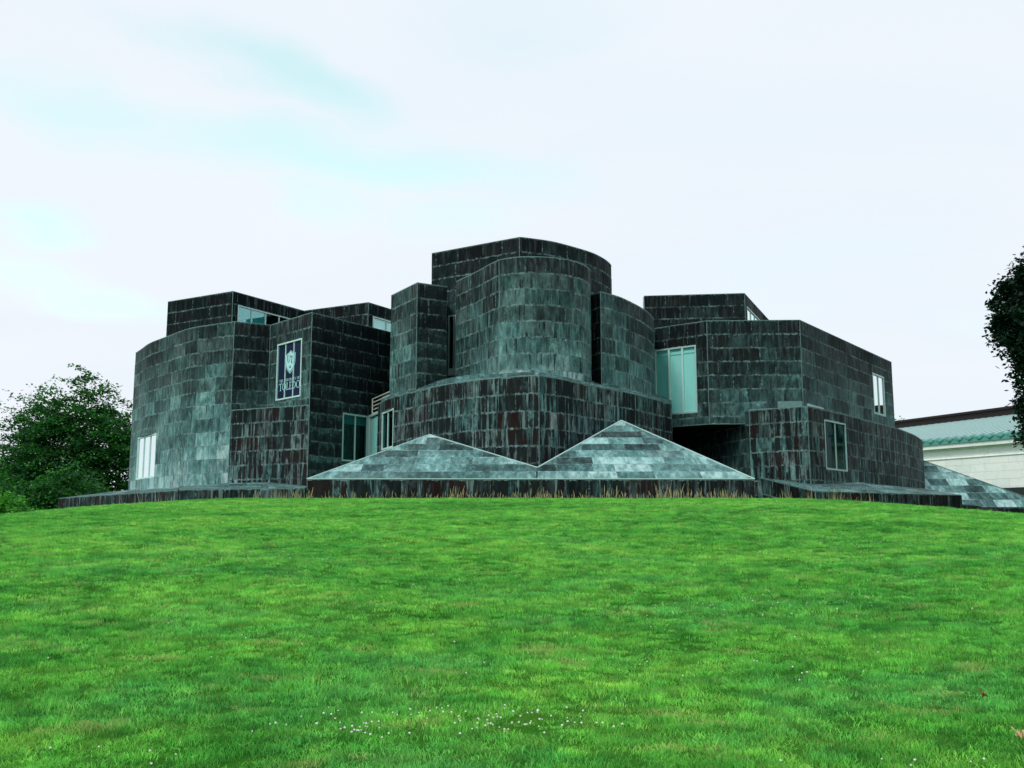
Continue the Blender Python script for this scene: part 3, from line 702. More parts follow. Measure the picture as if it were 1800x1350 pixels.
fm = f3[1].lerp(f3[2], .45)
tile_quad(f3[1], fm, bk[2], bk[1], o, (.6, .3, .1), 3, 4); tile_quad(fm, f3[2], bk[3], bk[2], o, (.66, .3, .1), 4, 4)
q = PLAN['pl_low']
plinth('small low plinth step at the right end', [tuple(q[0]), tuple(q[1])], 0, .5, [(33, 68, q[1][2]), (28, 66, q[0][2])], (.3, .8, 0, 8))

# the sheet-covered hip roof that runs down at the right
S = PLAN['slate']; so = Vector(S['o']); sk = S['k']; sp = [Vector(p) for p in S['pts']]
ud = Vector((1, sk, 0)).normalized(); hd = Vector((-sk, 1, 0)).normalized(); vd = (hd + Vector((0, 0, S['sl']))).normalized()
def onbase(t): return so + ud*t
hipd = sp[3] - sp[0]; hv_ = hipd.dot(vd); u_end = (sp[3]-so).dot(ud) - (sp[3]-so).dot(vd)*hipd.dot(ud)/hv_
poly = [onbase(-6), onbase(u_end), sp[0]]
# make all points exactly planar
nS = ud.cross(vd).normalized(); poly = [p - nS*((p-so).dot(nS)) for p in poly]
mb = MB(); low = [Vector((p.x, p.y, .2)) for p in (onbase(-6), onbase(u_end))]
mb.add([tuple(p - nS*.03) for p in poly], [tuple(range(len(poly)))])
mb.add([tuple(low[0]), tuple(low[1]), tuple(poly[1]), tuple(poly[0])], [(0, 1, 2, 3)])
mb.add([tuple(low[1]), (sp[0].x, sp[0].y+1, .2), (sp[0].x, sp[0].y+.3, sp[0].z-.03), tuple(poly[1]-nS*.03)], [(0, 1, 2, 3)])
slate = part(mb, 'roof', M_CORE, ART); slate['seed'] = 31.0; slate['label'] = 'long grey sheet roof sloping down at the right end'
core_polys.append(([tuple(p) for p in poly], [tuple(range(len(poly)))]))
tile_plane(poly, so, ud, vd, slate, (.64, .08, .0), 1.35, .9)
clad(Path([(onbase(-6) - hd*.08)[:2], (onbase(u_end) - hd*.08)[:2]]), so.z - .03, .5, slate, (.2, .5, 0, 9), 1.5, (), 'plinth_panel')
mb = MB(); mb.bar(sp[0] + Vector((0, 0, .05)), poly[1] + Vector((0, 0, .05)), .10, .04); mb.build('ridge_cap', M_TRIM, slate)

# ------------------------------------------------------------------ windows
def on(path, s_, z_, off): p = path.pt(s_, off); return (p[0], p[1], z_)
def wall_box(mb, path, s0, s1, z0, z1, o0, o1):
    pts = [on(path, s0, z0, o1), on(path, s1, z0, o1), on(path, s1, z0, o0), on(path, s0, z0, o0)]
    mb.hexa(pts + [(p[0], p[1], z1) for p in pts])
def chord(path, s0, s1):
    """straight opening in a gently curved wall"""
    a, b = path.pt(s0), path.pt(s1); return Path([a, b])
def window(key, n, frame_mat, panes, blinds=None, fw=.085, mw=.07, label=None, front=.035, cuts=None, mull=None, strips=False):
    bl_, si, (s0, s1, z0, z1) = PLAN['windows'][key]
    pth = chord(paths[(bl_, si)], s0, s1); L = pth.L
    root = MB()
    for (a, b, c, d) in ((0, L, z0, z0+fw), (0, L, z1-fw, z1), (0, fw, z0+fw, z1-fw), (L-fw, L, z0+fw, z1-fw)):
        wall_box(root, pth, a, b, c, d, -.16, front)
    f_ = part(root, 'window', frame_mat, ART)
    if label: f_['label'] = label
    cuts = cuts or [i/n for i in range(1, n)]
    xs = [fw] + [L*c for c in cuts] + [L - fw]
    for c in cuts:
        mb = MB(); wall_box(mb, pth, L*c - mw/2, L*c + mw/2, z0+fw, z1-fw, -.06, .02); mb.build('mullion', mull or frame_mat, f_)
    for i in range(n):
        mb = MB(); wall_box(mb, pth, xs[i], xs[i+1], z0+fw, z1-fw, -.035, -.027); mb.build('pane', panes[i % len(panes)], f_)
        if blinds and blinds[i % len(blinds)]:
            bm_, frac = blinds[i % len(blinds)]
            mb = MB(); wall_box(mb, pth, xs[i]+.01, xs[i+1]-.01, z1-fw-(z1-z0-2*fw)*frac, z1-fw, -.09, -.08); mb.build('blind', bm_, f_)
        if strips:      # slim hidden rail and headbox of each blind
            for zz, hh in ((z1-fw-.34, .05), (z1-fw-.12, .12)):
                mb = MB(); wall_box(mb, pth, xs[i]+.01, xs[i+1]-.01, zz, zz+hh, -.078, -.06); mb.build('blind_rail', M_BLIND3, f_)
            mb = MB(); wall_box(mb, pth, xs[i]+.02, xs[i]+.06, z0+fw, z1-fw, -.078, -.05); mb.build('blind_guide', M_BLIND2, f_)
    return f_, pth
window('left_window', 3, M_FRAME, [G_SKY], label='three-pane window in the curved end wall')
window('link_window', 2, M_FRAMED, [G_DARK], [(M_BLIND, .2)], label='tall two-pane window beside the glazed link')
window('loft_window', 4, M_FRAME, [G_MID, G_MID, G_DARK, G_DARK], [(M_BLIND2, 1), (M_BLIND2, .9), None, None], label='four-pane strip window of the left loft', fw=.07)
window('inner_window', 2, M_FRAME, [G_BLIND], [(M_BLIND, 1)], label='strip window of the inner loft', cuts=[.42])
window('drum_window', 2, M_FRAME, [G_DARK], label='narrow two-pane window at the left end of the drum')
window('slot_window', 2, M_LEADW, [G_DARK, G_BLIND], [None, (M_FRAME, 1)], label='tall slot window left of the rotunda', cuts=[.66], fw=.06, mw=.03)
window('right_loft_window', 4, M_FRAME, [G_SKY], label='strip window on the side of the right loft', fw=.07)
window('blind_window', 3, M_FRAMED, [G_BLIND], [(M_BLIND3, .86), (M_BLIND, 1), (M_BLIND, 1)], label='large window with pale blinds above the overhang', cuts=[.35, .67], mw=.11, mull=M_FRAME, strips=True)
window('right_window', 2, M_FRAMED, [G_SKY], label='tall two-pane window high on the right wing', fw=.12, mw=.10)
window('base_window', 2, M_FRAMED, [G_DARK], label='dark two-pane window in the right base block')
# white blind box at the foot of the slot window
bl_, si, (s0, s1, z0, z1) = PLAN['windows']['slot_window']; pth = paths[(bl_, si)]
mb = MB(); wall_box(mb, pth, s0+.03, s1-.03, z0+.05, z0+.42, -.06, .05); part(mb, 'window_sill', M_FRAME, ART)

# glazed link between the left wing and the drum, with a railing on its roof
K = PLAN['link']; kp = Path([K['a'], K['b']]); kz = 2.2
mb = MB()
for (a, b, c, d) in ((0, kp.L, K['H']-.12, K['H']), (0, .12, kz, K['H']-.12), (kp.L-.10, kp.L, kz, K['H']-.12), (.26, .33, kz, K['H']-.12)):
    wall_box(mb, kp, a, b, c, d, -.16, .05)
lk = part(mb, 'window', M_FRAMED, ART); lk['label'] = 'pale glazed link between left wing and drum'
mb = MB(); wall_box(mb, kp, .33, kp.L-.10, kz, K['H']-.12, -.02, -.01); mb.build('pane', G_BLIND, lk)
mb = MB(); wall_box(mb, kp, .42, kp.L-.18, kz, K['H']-.2, -.06, -.05); mb.build('blind', M_BLIND, lk)
a_, b_ = Vector((*K['a'], 0)), Vector((*K['b'], 0))
part(prism([(a_.x+.1, a_.y), (b_.x+.1, b_.y+.1), (b_.x*1.12, b_.y*1.12), (a_.x*1.1, a_.y*1.1)], kz, K['H']-.02), 'link_core', M_CORE, ART)
rl = MB(); rp, rq = Vector(PLAN['rail']['p']), Vector(PLAN['rail']['q']); rt = PLAN['rail']['top']
rq.z = rp.z; 
for k_ in range(5):
    z_ = rt - .02 - k_*.205; rl.bar((rp.x, rp.y, z_), (rq.x, rq.y, z_), .045)
rl.bar((rp.x, rp.y, K['H'] - .05), (rp.x, rp.y, rt), .06); rl.bar((rq.x, rq.y, K['H'] - .05), (rq.x, rq.y, rt), .06)
part(rl, 'railing', M_RAIL, ART)

# ------------------------------------------------------------------ the printed banner window
bw, bpth = window('banner_window', 3, M_FRAME, [M_NAVY], label='navy printed window, a shield above the word TOLEDO', fw=.08, mw=.06, front=.05)
bl_, si, (s0, s1, z0, z1) = PLAN['windows']['banner_window']; BL, BH = bpth.L, z1 - z0
def glyph(ch):
    """serif capitals as quads in a cap-height-1 box; returns (quads, width)"""
    q = []
    def r(x0, y0, x1, y1): q.append([(x0, y0), (x1, y0), (x1, y1), (x0, y1)])
    def d(x0, y0, x1, y1, t): q.append([(x0, y0), (x0+t, y0), (x1+t, y1), (x1, y1)])
    def arc(cx_, cy_, rx, ry, a0, a1, tx=.11, ty=.05, n=14):
        for i in range(n):
            t0, t1 = R(a0 + (a1-a0)*i/n), R(a0 + (a1-a0)*(i+1)/n)
            q.append([(cx_+math.cos(t0)*rx, cy_+math.sin(t0)*ry), (cx_+math.cos(t1)*rx, cy_+math.sin(t1)*ry),
                      (cx_+math.cos(t1)*(rx-tx), cy_+math.sin(t1)*(ry-ty)), (cx_+math.cos(t0)*(rx-tx), cy_+math.sin(t0)*(ry-ty))])
    def serif(x, y, w_=.17): r(x-w_, y, x+w_, y+.05)
    if ch == 'T': r(0, .94, .74, 1); r(0, .80, .05, .94); r(.69, .80, .74, .94); r(.31, .05, .43, .94); serif(.37, 0); W_ = .74
    elif ch == 'O': arc(.44, .5, .44, .52, 0, 360, .12, .05, 26); W_ = .88
    elif ch == 'L': r(.10, .06, .22, .95); serif(.16, .95, .15); r(0, 0, .60, .06); r(.55, .06, .60, .24); W_ = .62
    elif ch == 'E': r(.10, .06, .22, .94); r(0, .94, .60, 1); r(0, 0, .62, .06); r(.22, .48, .46, .53); r(.55, .80, .60, .94); r(.57, .06, .62, .22); r(.43, .42, .46, .60); W_ = .64
    elif ch == 'D': r(.10, .06, .22, .94); r(0, 0, .34, .06); r(0, .94, .34, 1); arc(.32, .5, .48, .50, -90, 90, .12, .06); W_ = .82
    elif ch == 'U': r(.10, .35, .24, .95); serif(.17, .95, .16); r(.66, .35, .71, .95); serif(.685, .95, .13); arc(.405, .35, .305, .37, 180, 360, .11, .06); W_ = .84
    elif ch == 'H': r(.10, .05, .22, .95); r(.52, .05, .64, .95); r(.22, .47, .52, .53); [serif(x_, y_, .14) for x_ in (.16, .58) for y_ in (0, .95)]; W_ = .76
    elif ch == 'N': r(.10, .05, .16, .95); r(.60, 0, .66, .95); d(.10, 1, .55, 0, .12); serif(.13, 0, .13); serif(.63, .95, .12); W_ = .76
    elif ch == 'I': r(.10, .05, .22, .95); serif(.16, 0, .14); serif(.16, .95, .14); W_ = .32
    elif ch == 'V': d(.30, 0, .05, .95, .12); d(.34, 0, .58, .95, .06); serif(.11, .95, .13); serif(.61, .95, .12); W_ = .72
    elif ch == 'R': r(.10, .05, .22, .95); serif(.16, 0, .14); r(0, .95, .30, 1); arc(.28, .74, .28, .26, -90, 90, .11, .06); d(.56, 0, .26, .48, .12); W_ = .70
    elif ch == 'S': arc(.27, .75, .24, .25, 20, 270, .10, .06); arc(.27, .26, .24, .27, -160, 90, .10, .06); W_ = .54
    elif ch == 'Y': r(.30, .05, .42, .48); d(.30, .45, .02, .95, .12); d(.36, .45, .60, .95, .07); serif(.36, 0, .14); serif(.08, .95, .11); serif(.62, .95, .11); W_ = .72
    elif ch == 'F': r(.10, .05, .22, .94); r(0, .94, .58, 1); r(.22, .48, .44, .53); r(.53, .80, .58, .94); serif(.16, 0, .15); W_ = .60
    else: W_ = .36
    return q, W_
def lay_text(txt, x0, x1, yb, cap, letters=None):
    gs = [glyph(c) for c in txt]; raw = sum(g[1] for g in gs); gap_ = .07*(len(txt)-1); sc = (x1-x0)/(raw+gap_)
    out = []; x = x0
    for g, W_ in gs:
        one = [[(x + px_*sc, yb + py_*cap) for px_, py_ in q] for q in g]; out += one
        if one and letters is not None: letters.append(one)
        x += (W_ + .07)*sc
    return out
def flat_print(quads, name, mat, off):
    mb = MB()
    for q in quads:
        n = len(q); V = [on(bpth, px_, z1 - py_, off) for px_, py_ in q] + [on(bpth, px_, z1 - py_, off+.004) for px_, py_ in q]
        mb.add(V, [tuple(range(n)), tuple(range(2*n-1, n-1, -1))] + [(i, (i+1) % n, n+(i+1) % n, n+i) for i in range(n)])
    return mb.build(name, mat, bw)
def up(qs): return [[(a, -b) for a, b in q] for q in qs]      # text is laid upwards, z1 - y is downwards
ls_ = []; lay_text('TOLEDO', .085*BL, .925*BL, -.838*BH, .128*BH, ls_)
for one in ls_: flat_print(up(one), 'letter', M_PRINT, -.024)
ls_ = []; lay_text('THE UNIVERSITY OF', .09*BL, .91*BL, -.688*BH, .046*BH, ls_)
for one in ls_: flat_print(up(one), 'letter', M_PRINT, -.024)
scx, stop, sw, sh_ = .52*BL, .155*BH, .40*BL, .41*BH
def shield(k_, dx=0):
    w2, hh = sw/2*k_, sh_*k_; cy0 = stop + sh_*(1-k_)*.42
    half = [(0, 0), (.45, .10), (.80, .145), (1.0, .13), (.99, .30), (.97, .50), (.86, .66), (.66, .79), (.36, .91), (0, 1.0)]
    pts = [(scx + a*w2, cy0 + b*hh) for a, b in half] + [(scx - a*w2, cy0 + b*hh) for a, b in half[-2:0:-1]]
    # fan of triangles keeps the concave top right
    c = (scx, cy0 + hh*.5)
    return [[c, pts[i], pts[(i+1) % len(pts)]] for i in range(len(pts))]
flat_print(shield(1.0), 'shield', M_PRINT, -.024); flat_print(shield(.93), 'shield', M_NAVY, -.019); flat_print(shield(.875), 'shield', M_PRINT, -.014)
flat_print(up(lay_text('U', scx-.33*sw, scx+.02*sw, -(stop+.50*sh_), .30*sh_)), 'letter', M_NAVY, -.009)
flat_print(up(lay_text('T', scx-.03*sw, scx+.34*sw, -(stop+.56*sh_), .30*sh_)), 'letter', M_NAVY, -.008)
fl = [[(scx-.02*sw, stop+.64*sh_), (scx+.02*sw, stop+.64*sh_), (scx+.015*sw, stop+.76*sh_), (scx-.015*sw, stop+.76*sh_)],
      [(scx-.09*sw, stop+.73*sh_), (scx+.09*sw, stop+.73*sh_), (scx+.07*sw, stop+.75*sh_), (scx-.07*sw, stop+.75*sh_)],
      [(scx-.09*sw, stop+.68*sh_), (scx-.06*sw, stop+.69*sh_), (scx-.02*sw, stop+.74*sh_), (scx-.06*sw, stop+.745*sh_)],
      [(scx+.06*sw, stop+.69*sh_), (scx+.09*sw, stop+.68*sh_), (scx+.06*sw, stop+.745*sh_), (scx+.02*sw, stop+.74*sh_)]]
flat_print(fl, 'emblem', M_NAVY, -.009)

# ------------------------------------------------------------------ neighbouring marble museum
MU = PLAN['museum']; e1, e2, q1, q2 = (Vector(MU[k_]) for k_ in ('e1', 'e2', 'r1', 'r2'))
ed = (e2-e1).normalized(); E1 = e1 - ed*55; E2 = e2 + ed*22
rdv = (q2-q1).normalized(); 
pin = Vector((-ed.y, ed.x, 0))
def ridge_at(p):
    den = pin.x*rdv.y - pin.y*rdv.x; w_ = q1 - p
    u = (w_.x*rdv.y - w_.y*rdv.x)/den
    r_ = p + pin*u; r_.z = q1.z; return r_
Q1, Q2 = ridge_at(E1), ridge_at(E2)
MUS = thing('marble_museum', 'white marble neoclassical museum with ribbed green metal roof at the right', 'building', (E2.x, E2.y, 0))
bpy.context.view_layer.update()
MSH = Matrix.Translation(-Vector((E2.x, E2.y, 0)))
def mpart(mb, name, mat, parent=MUS):
    o = mb.build(name, mat, parent)
    if parent is MUS: o.matrix_parent_inverse = MSH
    return o
mpth = Path([(E1.x, E1.y), (E2.x, E2.y)])
mb = MB(); wall_box(mb, mpth, 0, mpth.L, 0, E1.z-.9, -12, -.06); mwall = mpart(mb, 'wall', M_MARBLE); mwall['seed'] = 5.0
core_polys.append((mb.v, mb.f))
clad(mpth, E1.z-2.0, 5.5, mwall, (.5, 0, 0, 9), 1.9, (), 'stone_block')
def mbox(z0, z1, off, name, mat):
    mb = MB(); wall_box(mb, mpth, 0, mpth.L, z0, z1, -.3, off); return mpart(mb, name, mat)
mbox(E1.z-2.0, E1.z-1.15, .03, 'frieze', M_MARBLE); mbox(E1.z-2.06, E1.z-2.0, .12, 'moulding', M_MARBLE); mbox(E1.z-1.15, E1.z-1.02, .22, 'moulding', M_MARBLE)
mbox(E1.z-1.02, E1.z-.62, .62, 'cornice', M_MARBLE); mbox(E1.z-.62, E1.z-.08, .75, 'gutter', M_COPPER); mbox(.5, 5.5, .25, 'base_wall', M_SOFFIT)
n_an = int(mpth.L/1.12)
for i in range(n_an):
    s_ = (i+.5)*1.12; p = mpth.pt(s_, .78); mb = MB()
    mb.add(*(lambda V, F: (V, F))([(p[0]+math.cos(a_)*.17*math.sin(b_), p[1]+math.sin(a_)*.17*math.sin(b_), E1.z-.28+.2*math.cos(b_)) for b_ in (.01, .8, 1.57, 2.35, 3.13) for a_ in [k_*math.pi/3 for k_ in range(6)]],
           [(j*6+i_, j*6+(i_+1) % 6, (j+1)*6+(i_+1) % 6, (j+1)*6+i_) for j in range(4) for i_ in range(6)]))
    for sd_ in (-1, 1): mb.bar((p[0], p[1], E1.z-.45), on(mpth, min(mpth.L, max(0, s_+sd_*.42)), E1.z-.12, .78), .07)
    o = mpart(mb, 'antefix', M_COPPER)
# roof pan and raised ribs
mb = MB(); A, B, C_, D_ = E1 + Vector((0, 0, -.1)), E2 + Vector((0, 0, -.1)), Q2, Q1
npan = int(mpth.L)
for i in range(npan):
    e0_, e1_ = E1.lerp(E2, i/npan), E1.lerp(E2, (i+1)/npan); g0_, g1_ = Q1.lerp(Q2, i/npan), Q1.lerp(Q2, (i+1)/npan); dd_ = Vector((0, 0, -.12))
    mb.add([e0_+dd_, e1_+dd_, g1_+dd_, g0_+dd_], [(0, 1, 2, 3)])
mb.add([E1+Vector((0,0,-2)), E2+Vector((0,0,-2)), Q2+Vector((0,0,-4)), Q1+Vector((0,0,-4))], [(0, 1, 2, 3)])
mroof = mpart(mb, 'roof', M_TILEGAP)
rb = MB(); nr_ = int(mpth.L/1.0)
for i in range(nr_+1):
    t = i/nr_; a_ = E1.lerp(E2, t) + Vector((0, 0, .0)); b_ = Q1.lerp(Q2, t) + Vector((0, 0, .08)); rb.bar(a_, b_, .38, .30)
ro = rb.build('roof_rib', M_TILE, mroof); ro['kind'] = 'stuff'
for (dz0, th_, w_) in ((-.1, .5, .9), (.42, .45, .5), (.88, .28, .9)):
    mb = MB(); mb.bar(Q1 + Vector((0, 0, dz0+th_/2)), Q2 + Vector((0, 0, dz0+th_/2)), w_, th_); mpart(mb, 'ridge_beam', M_RIDGE)

# ------------------------------------------------------------------ turn the sheets into objects: the 300 that show largest singly, the rest joined
bvh = []
for V, F in core_polys: bvh.append(BVHTree.FromPolygons([Vector(v) for v in V], F))
eye = Vector((0, 0, EYE))
for p in pieces:
    d = p['c'] - eye; D = d.length; dn_ = d/D; cosv = -dn_.dot(p['n'])
    vis = cosv > .02
    if vis:
        for tr in bvh:
            h = tr.ray_cast(eye, dn_, D - .12)
            if h[0] is not None: vis = False; break
    px_ = (p['c'].x/p['c'].y) if p['c'].y > 0 else 9
    if abs(px_) > .54: vis = False
    p['score'] = p['a']*max(cosv, .01)/D**2*(1 if vis else .001)
MATK = dict(wall_panel=M_METAL, plinth_panel=M_METAL, roof_panel=M_METAL, stone_block=M_MARBLE)
nvis = {}
for kind, mat in MATK.items():
    L_ = sorted([p for p in pieces if p['kind'] == kind], key=lambda p: -p['score'])
    nvis[kind] = (len(L_), sum(p['score'] > 1e-5 for p in L_))
    for p in L_[:300]: p['mb'].build(kind, mat, p['parent'])
    rest = L_[300:]
    if rest:
        big = MB(); big.has = True
        for p in rest:
            m_ = p['mb']; o_ = len(big.v); big.v += m_.v; big.f += [tuple(i+o_ for i in f) for f in m_.f]
            big.uvw += m_.uvw; big.ua += m_.ua; big.ub += m_.ub; big.rnd += m_.rnd; big.wear += m_.wear
        par = ART if kind != 'stone_block' else MUS
        o = big.build(kind, mat, par); o.matrix_parent_inverse = SHIFT if par is ART else MSH; o['kind'] = 'stuff'
print('PIECES', nvis)

# ------------------------------------------------------------------ vegetation
def leaf_mesh(name, centres, normals, size, mat, parent=None, aspect=.6, kind=None, shade=None):
    """many leaf quads (folded diamonds) from numpy arrays"""
    n = len(centres); c = np.asarray(centres); nr = np.asarray(normals); nr /= np.linalg.norm(nr, axis=1, keepdims=True)
    t = rng.normal(size=(n, 3)); t -= nr*(t*nr).sum(1, keepdims=True); t /= np.linalg.norm(t, axis=1, keepdims=True)
    b = np.cross(nr, t); s_ = np.asarray(size).reshape(-1, 1)*np.ones((n, 1))
    V = np.stack([c - t*s_, c + b*s_*aspect, c + t*s_, c - b*s_*aspect], 1).reshape(-1, 3)
    me = bpy.data.meshes.new(name); me.vertices.add(4*n); me.vertices.foreach_set('co', V.astype('f').ravel())
    me.loops.add(4*n); me.loops.foreach_set('vertex_index', np.arange(4*n, dtype='i'))
    me.polygons.add(n); me.polygons.foreach_set('loop_start', np.arange(0, 4*n, 4, dtype='i')); me.polygons.foreach_set('loop_total', np.full(n, 4, 'i'))
    me.update(calc_edges=True)
    col = rng.random((n, 4)); col[:, 3] = 1
    if shade is not None: col[:, 0] = np.clip(shade, 0, 1)
    at = me.attributes.new('rnd', 'FLOAT_COLOR', 'POINT'); at.data.foreach_set('color', np.repeat(col, 4, 0).astype('f').ravel())
    me.materials.append(mat); o = bpy.data.objects.new(name, me); coll.objects.link(o); o.parent = parent
    if kind: o['kind'] = kind
    return o
def tree(name, label, x, y, z0, zt, zc, rx, ry, n_spray, per, leaf, mat, spray=1.0, flat=.35, group=None, cat='tree', trunk_r=.3, seed=0, hollow=.45, shape=2.0, lean=0.0, boxy=False):
    """trunk, limbs and a crown of flattened leaf sprays; crown between zc and zt"""
    g = np.random.default_rng(seed)
    T = thing(name, label, cat, (x, y, z0), group)
    H = zt - z0; cz = (zc+zt)/2 - z0; rz = (zt-zc)/2
    u = g.normal(size=(n_spray, 3)); u /= np.linalg.norm(u, axis=1, keepdims=True)
    rad = hollow + (1-hollow)*g.random(n_spray)**.55
    # uneven outline: lobes
    lob = 1 + .20*np.sin(u[:, 0]*5.1 + seed) * np.cos(u[:, 2]*4.3 + seed*1.7) + .12*np.sin(u[:, 1]*9 + u[:, 2]*7 + seed)
    P = u*rad[:, None]*lob[:, None]
    prof = 1 - .22*np.clip(P[:, 2], 0, 1)**shape
    if boxy:
        lc = g.normal(size=(70, 3)); lc /= np.linalg.norm(lc, axis=1, keepdims=True); lr = .78 + .2*g.random(70)
        w0 = g.integers(0, 70, n_spray); ins = g.random(n_spray) < .25
        P = lc[w0]*lr[w0, None] + (lambda q: q/np.linalg.norm(q, axis=1, keepdims=True))(g.normal(size=(n_spray, 3)))*(.20*g.random(n_spray)**.4)[:, None]
        P[ins] *= .75; u = P/np.linalg.norm(P, axis=1, keepdims=True)
        z2 = np.clip(np.abs(u[:, 2]), 0, .985); prof = prof*np.sqrt((1 - z2**4)/(1 - z2**2))
    C = np.stack([P[:, 0]*rx*prof + lean*P[:, 2], P[:, 1]*ry*prof, cz + P[:, 2]*rz], 1)
    # trunk and limbs
    mb = MB(); top = cz + rz*.55
    pts = [(math.sin(i*.9+seed)*.03*H*i/6, math.cos(i*1.3+seed)*.03*H*i/6, top*i/6) for i in range(7)]
    mb.tube(pts, [trunk_r*(1 - .8*i/6)*(1.35 if i == 0 else 1) for i in range(7)], 9); tk = mb.build('trunk', M_BARK, T, smooth=True)
    for j in g.choice(n_spray, min(26, n_spray), replace=False):
        c = C[j]; k0 = int(g.integers(2, 6)); a = Vector(pts[k0]); e = Vector(c)
        mid = a.lerp(e, .5) + Vector((0, 0, .06*H))*float(g.uniform(-.3, .8))
        mb2 = MB(); r_ = trunk_r*(.42 - .05*k0)
        mb2.tube([a, a.lerp(mid, .5) + Vector((0, 0, .1)), mid, mid.lerp(e, .5), e], [r_, r_*.75, r_*.5, r_*.32, .015], 6); mb2.build('limb', M_BARK, T, smooth=True)
    idx = np.repeat(np.arange(n_spray), per); n = len(idx)
    sz = spray*(.6 + .8*g.random(n_spray))
    tilt = g.normal(size=(n_spray, 3))*.35; tilt[:, 2] = 0
    off = g.normal(size=(n, 3))*np.array([.5, .5, .5*flat])*sz[idx, None]
    off[:, 2] -= (off[:, 0]*tilt[idx, 0] + off[:, 1]*tilt[idx, 1]) + .18*(off[:, 0]**2 + off[:, 1]**2)/sz[idx]
    cc = C[idx] + off
    nn = g.normal(size=(n, 3))*.55; nn[:, 2] += 1.0
    leaf_mesh('crown', cc, nn, leaf*(.6 + .8*g.random(n)), mat, T, shade=.5 + .5*g.normal(size=n)*.5 + .25*(g.random(n_spray)-.5)[idx]*2)
    return T
def gz(x, y): return float(height(x, y))
def pxX(px, D): return (px-900)/1750*D*1.0
# pale locust group beyond the left end of the building
G_ = 'green trees beyond the left end of the building'
tree('locust_tree', 'tallest feathery green tree rising just left of the building', -42.6, 96, 0, 16.4, 1.6, 5.2, 5.0, 215, 125, .16, M_LEAF, 1.35, .22, G_, trunk_r=.28, seed=3, hollow=.3)
tree('locust_tree', 'broad dark green tree second from the left edge, left of the tallest tree', -46.6, 99, 0, 13.6, 1.0, 5.0, 5.0, 205, 125, .16, M_LEAF, 1.35, .22, G_, trunk_r=.26, seed=8, hollow=.3)
tree('locust_tree', 'dark tree crown touching the curved left wall of the building', -39.6, 101, 0, 15.0, 1.2, 4.6, 5, 200, 125, .16, M_LEAF, 1.35, .24, G_, trunk_r=.26, seed=21, hollow=.3)
tree('locust_tree', 'low round dark tree at the far left edge under the pale one', -47.5, 92, 0, 7.6, .0, 5.2, 5, 180, 110, .16, M_LEAF, 1.2, .30, G_, trunk_r=.22, seed=31)
tree('locust_tree', 'low spreading tree in front of the tallest one, beside the far left plinth', -36.5, 82, 0, 6.4, -.6, 5.4, 4, 220, 110, .15, M_LEAF, 1.1, .30, G_, trunk_r=.2, seed=41)
tree('locust_tree', 'light yellow-green tree at the left edge of the photo', -54.2, 104, 0, 9.9, 3.0, 3.2, 3, 90, 90, .16, M_LEAFB, 1.1, .30, trunk_r=.2, seed=51)
tree('shrub', 'bright lime green shrub at the lower left edge', -31.9, 62, .2, 4.0, .2, 2.3, 2.2, 130, 90, .10, M_LEAFB, .6, .35, cat='shrub', trunk_r=.1, seed=61)
# dense dark maple cut by the right edge
tree('maple_tree', 'tall dense dark tree cut off by the right edge of the photo', 31.15, 49, 0, 18.3, 3.2, 5.9, 5.4, 1250, 260, .125, M_LEAFD, .56, .85, trunk_r=.45, seed=5, hollow=.6, shape=1.6, boxy=True)
tree('background_tree', 'small green tree top peeping over the museum ridge', 59.2, 150, 0, 18.0, 11, 1.9, 2, 50, 70, .2, M_LEAFB, .9, .5, trunk_r=.2, seed=77)

# ------------------------------------------------------------------ lawn
hidden = bpy.data.collections.new('grass_tufts')          # sources for the lawn's instances, not linked to the scene
def tuft(i, nb, rad, h, wd):
    g = np.random.default_rng(100+i); V = []; F = []
    for b in range(nb):
        a = g.uniform(0, 2*math.pi); r_ = rad*math.sqrt(g.random()); x, y = r_*math.cos(a), r_*math.sin(a)
        hh = h*g.uniform(.55, 1.15); la_ = g.uniform(0, 2*math.pi); ln = hh*g.uniform(.3, 1.9)
        w_ = wd*g.uniform(.7, 1.3); wa = g.uniform(0, math.pi); wx, wy = math.cos(wa)*w_/2, math.sin(wa)*w_/2
        mx_, my_ = x + math.cos(la_)*ln*.35, y + math.sin(la_)*ln*.35; tx_, ty_ = x + math.cos(la_)*ln, y + math.sin(la_)*ln
        o = len(V); V += [(x-wx, y-wy, -.01), (x+wx, y+wy, -.01), (mx_+wx*.8, my_+wy*.8, hh*.6), (mx_-wx*.8, my_-wy*.8, hh*.6), (tx_, ty_, hh)]
        F += [(o, o+1, o+2, o+3), (o+3, o+2, o+4)]
    me = bpy.data.meshes.new('grass_tuft'); me.from_pydata(V, [], F); me.materials.append(M_GRASS)
    ob = bpy.data.objects.new('grass_tuft', me); hidden.objects.link(ob)
for i in range(5): tuft(i, 50, .085, .029, .0038)
def vnoise(x, y, s_, sd_):
    g = np.random.default_rng(sd_); v = np.zeros_like(x)
    for o_ in range(5):
        a = g.uniform(0, math.pi*2); f = s_*(1.5**o_); v += np.sin((x*math.cos(a) + y*math.sin(a)*1.5)*f + g.uniform(0, 6) + 1.5*np.sin((x*math.sin(a)*1.3 - y*math.cos(a))*f*.7))/(1.25**o_)
    return v/3.0
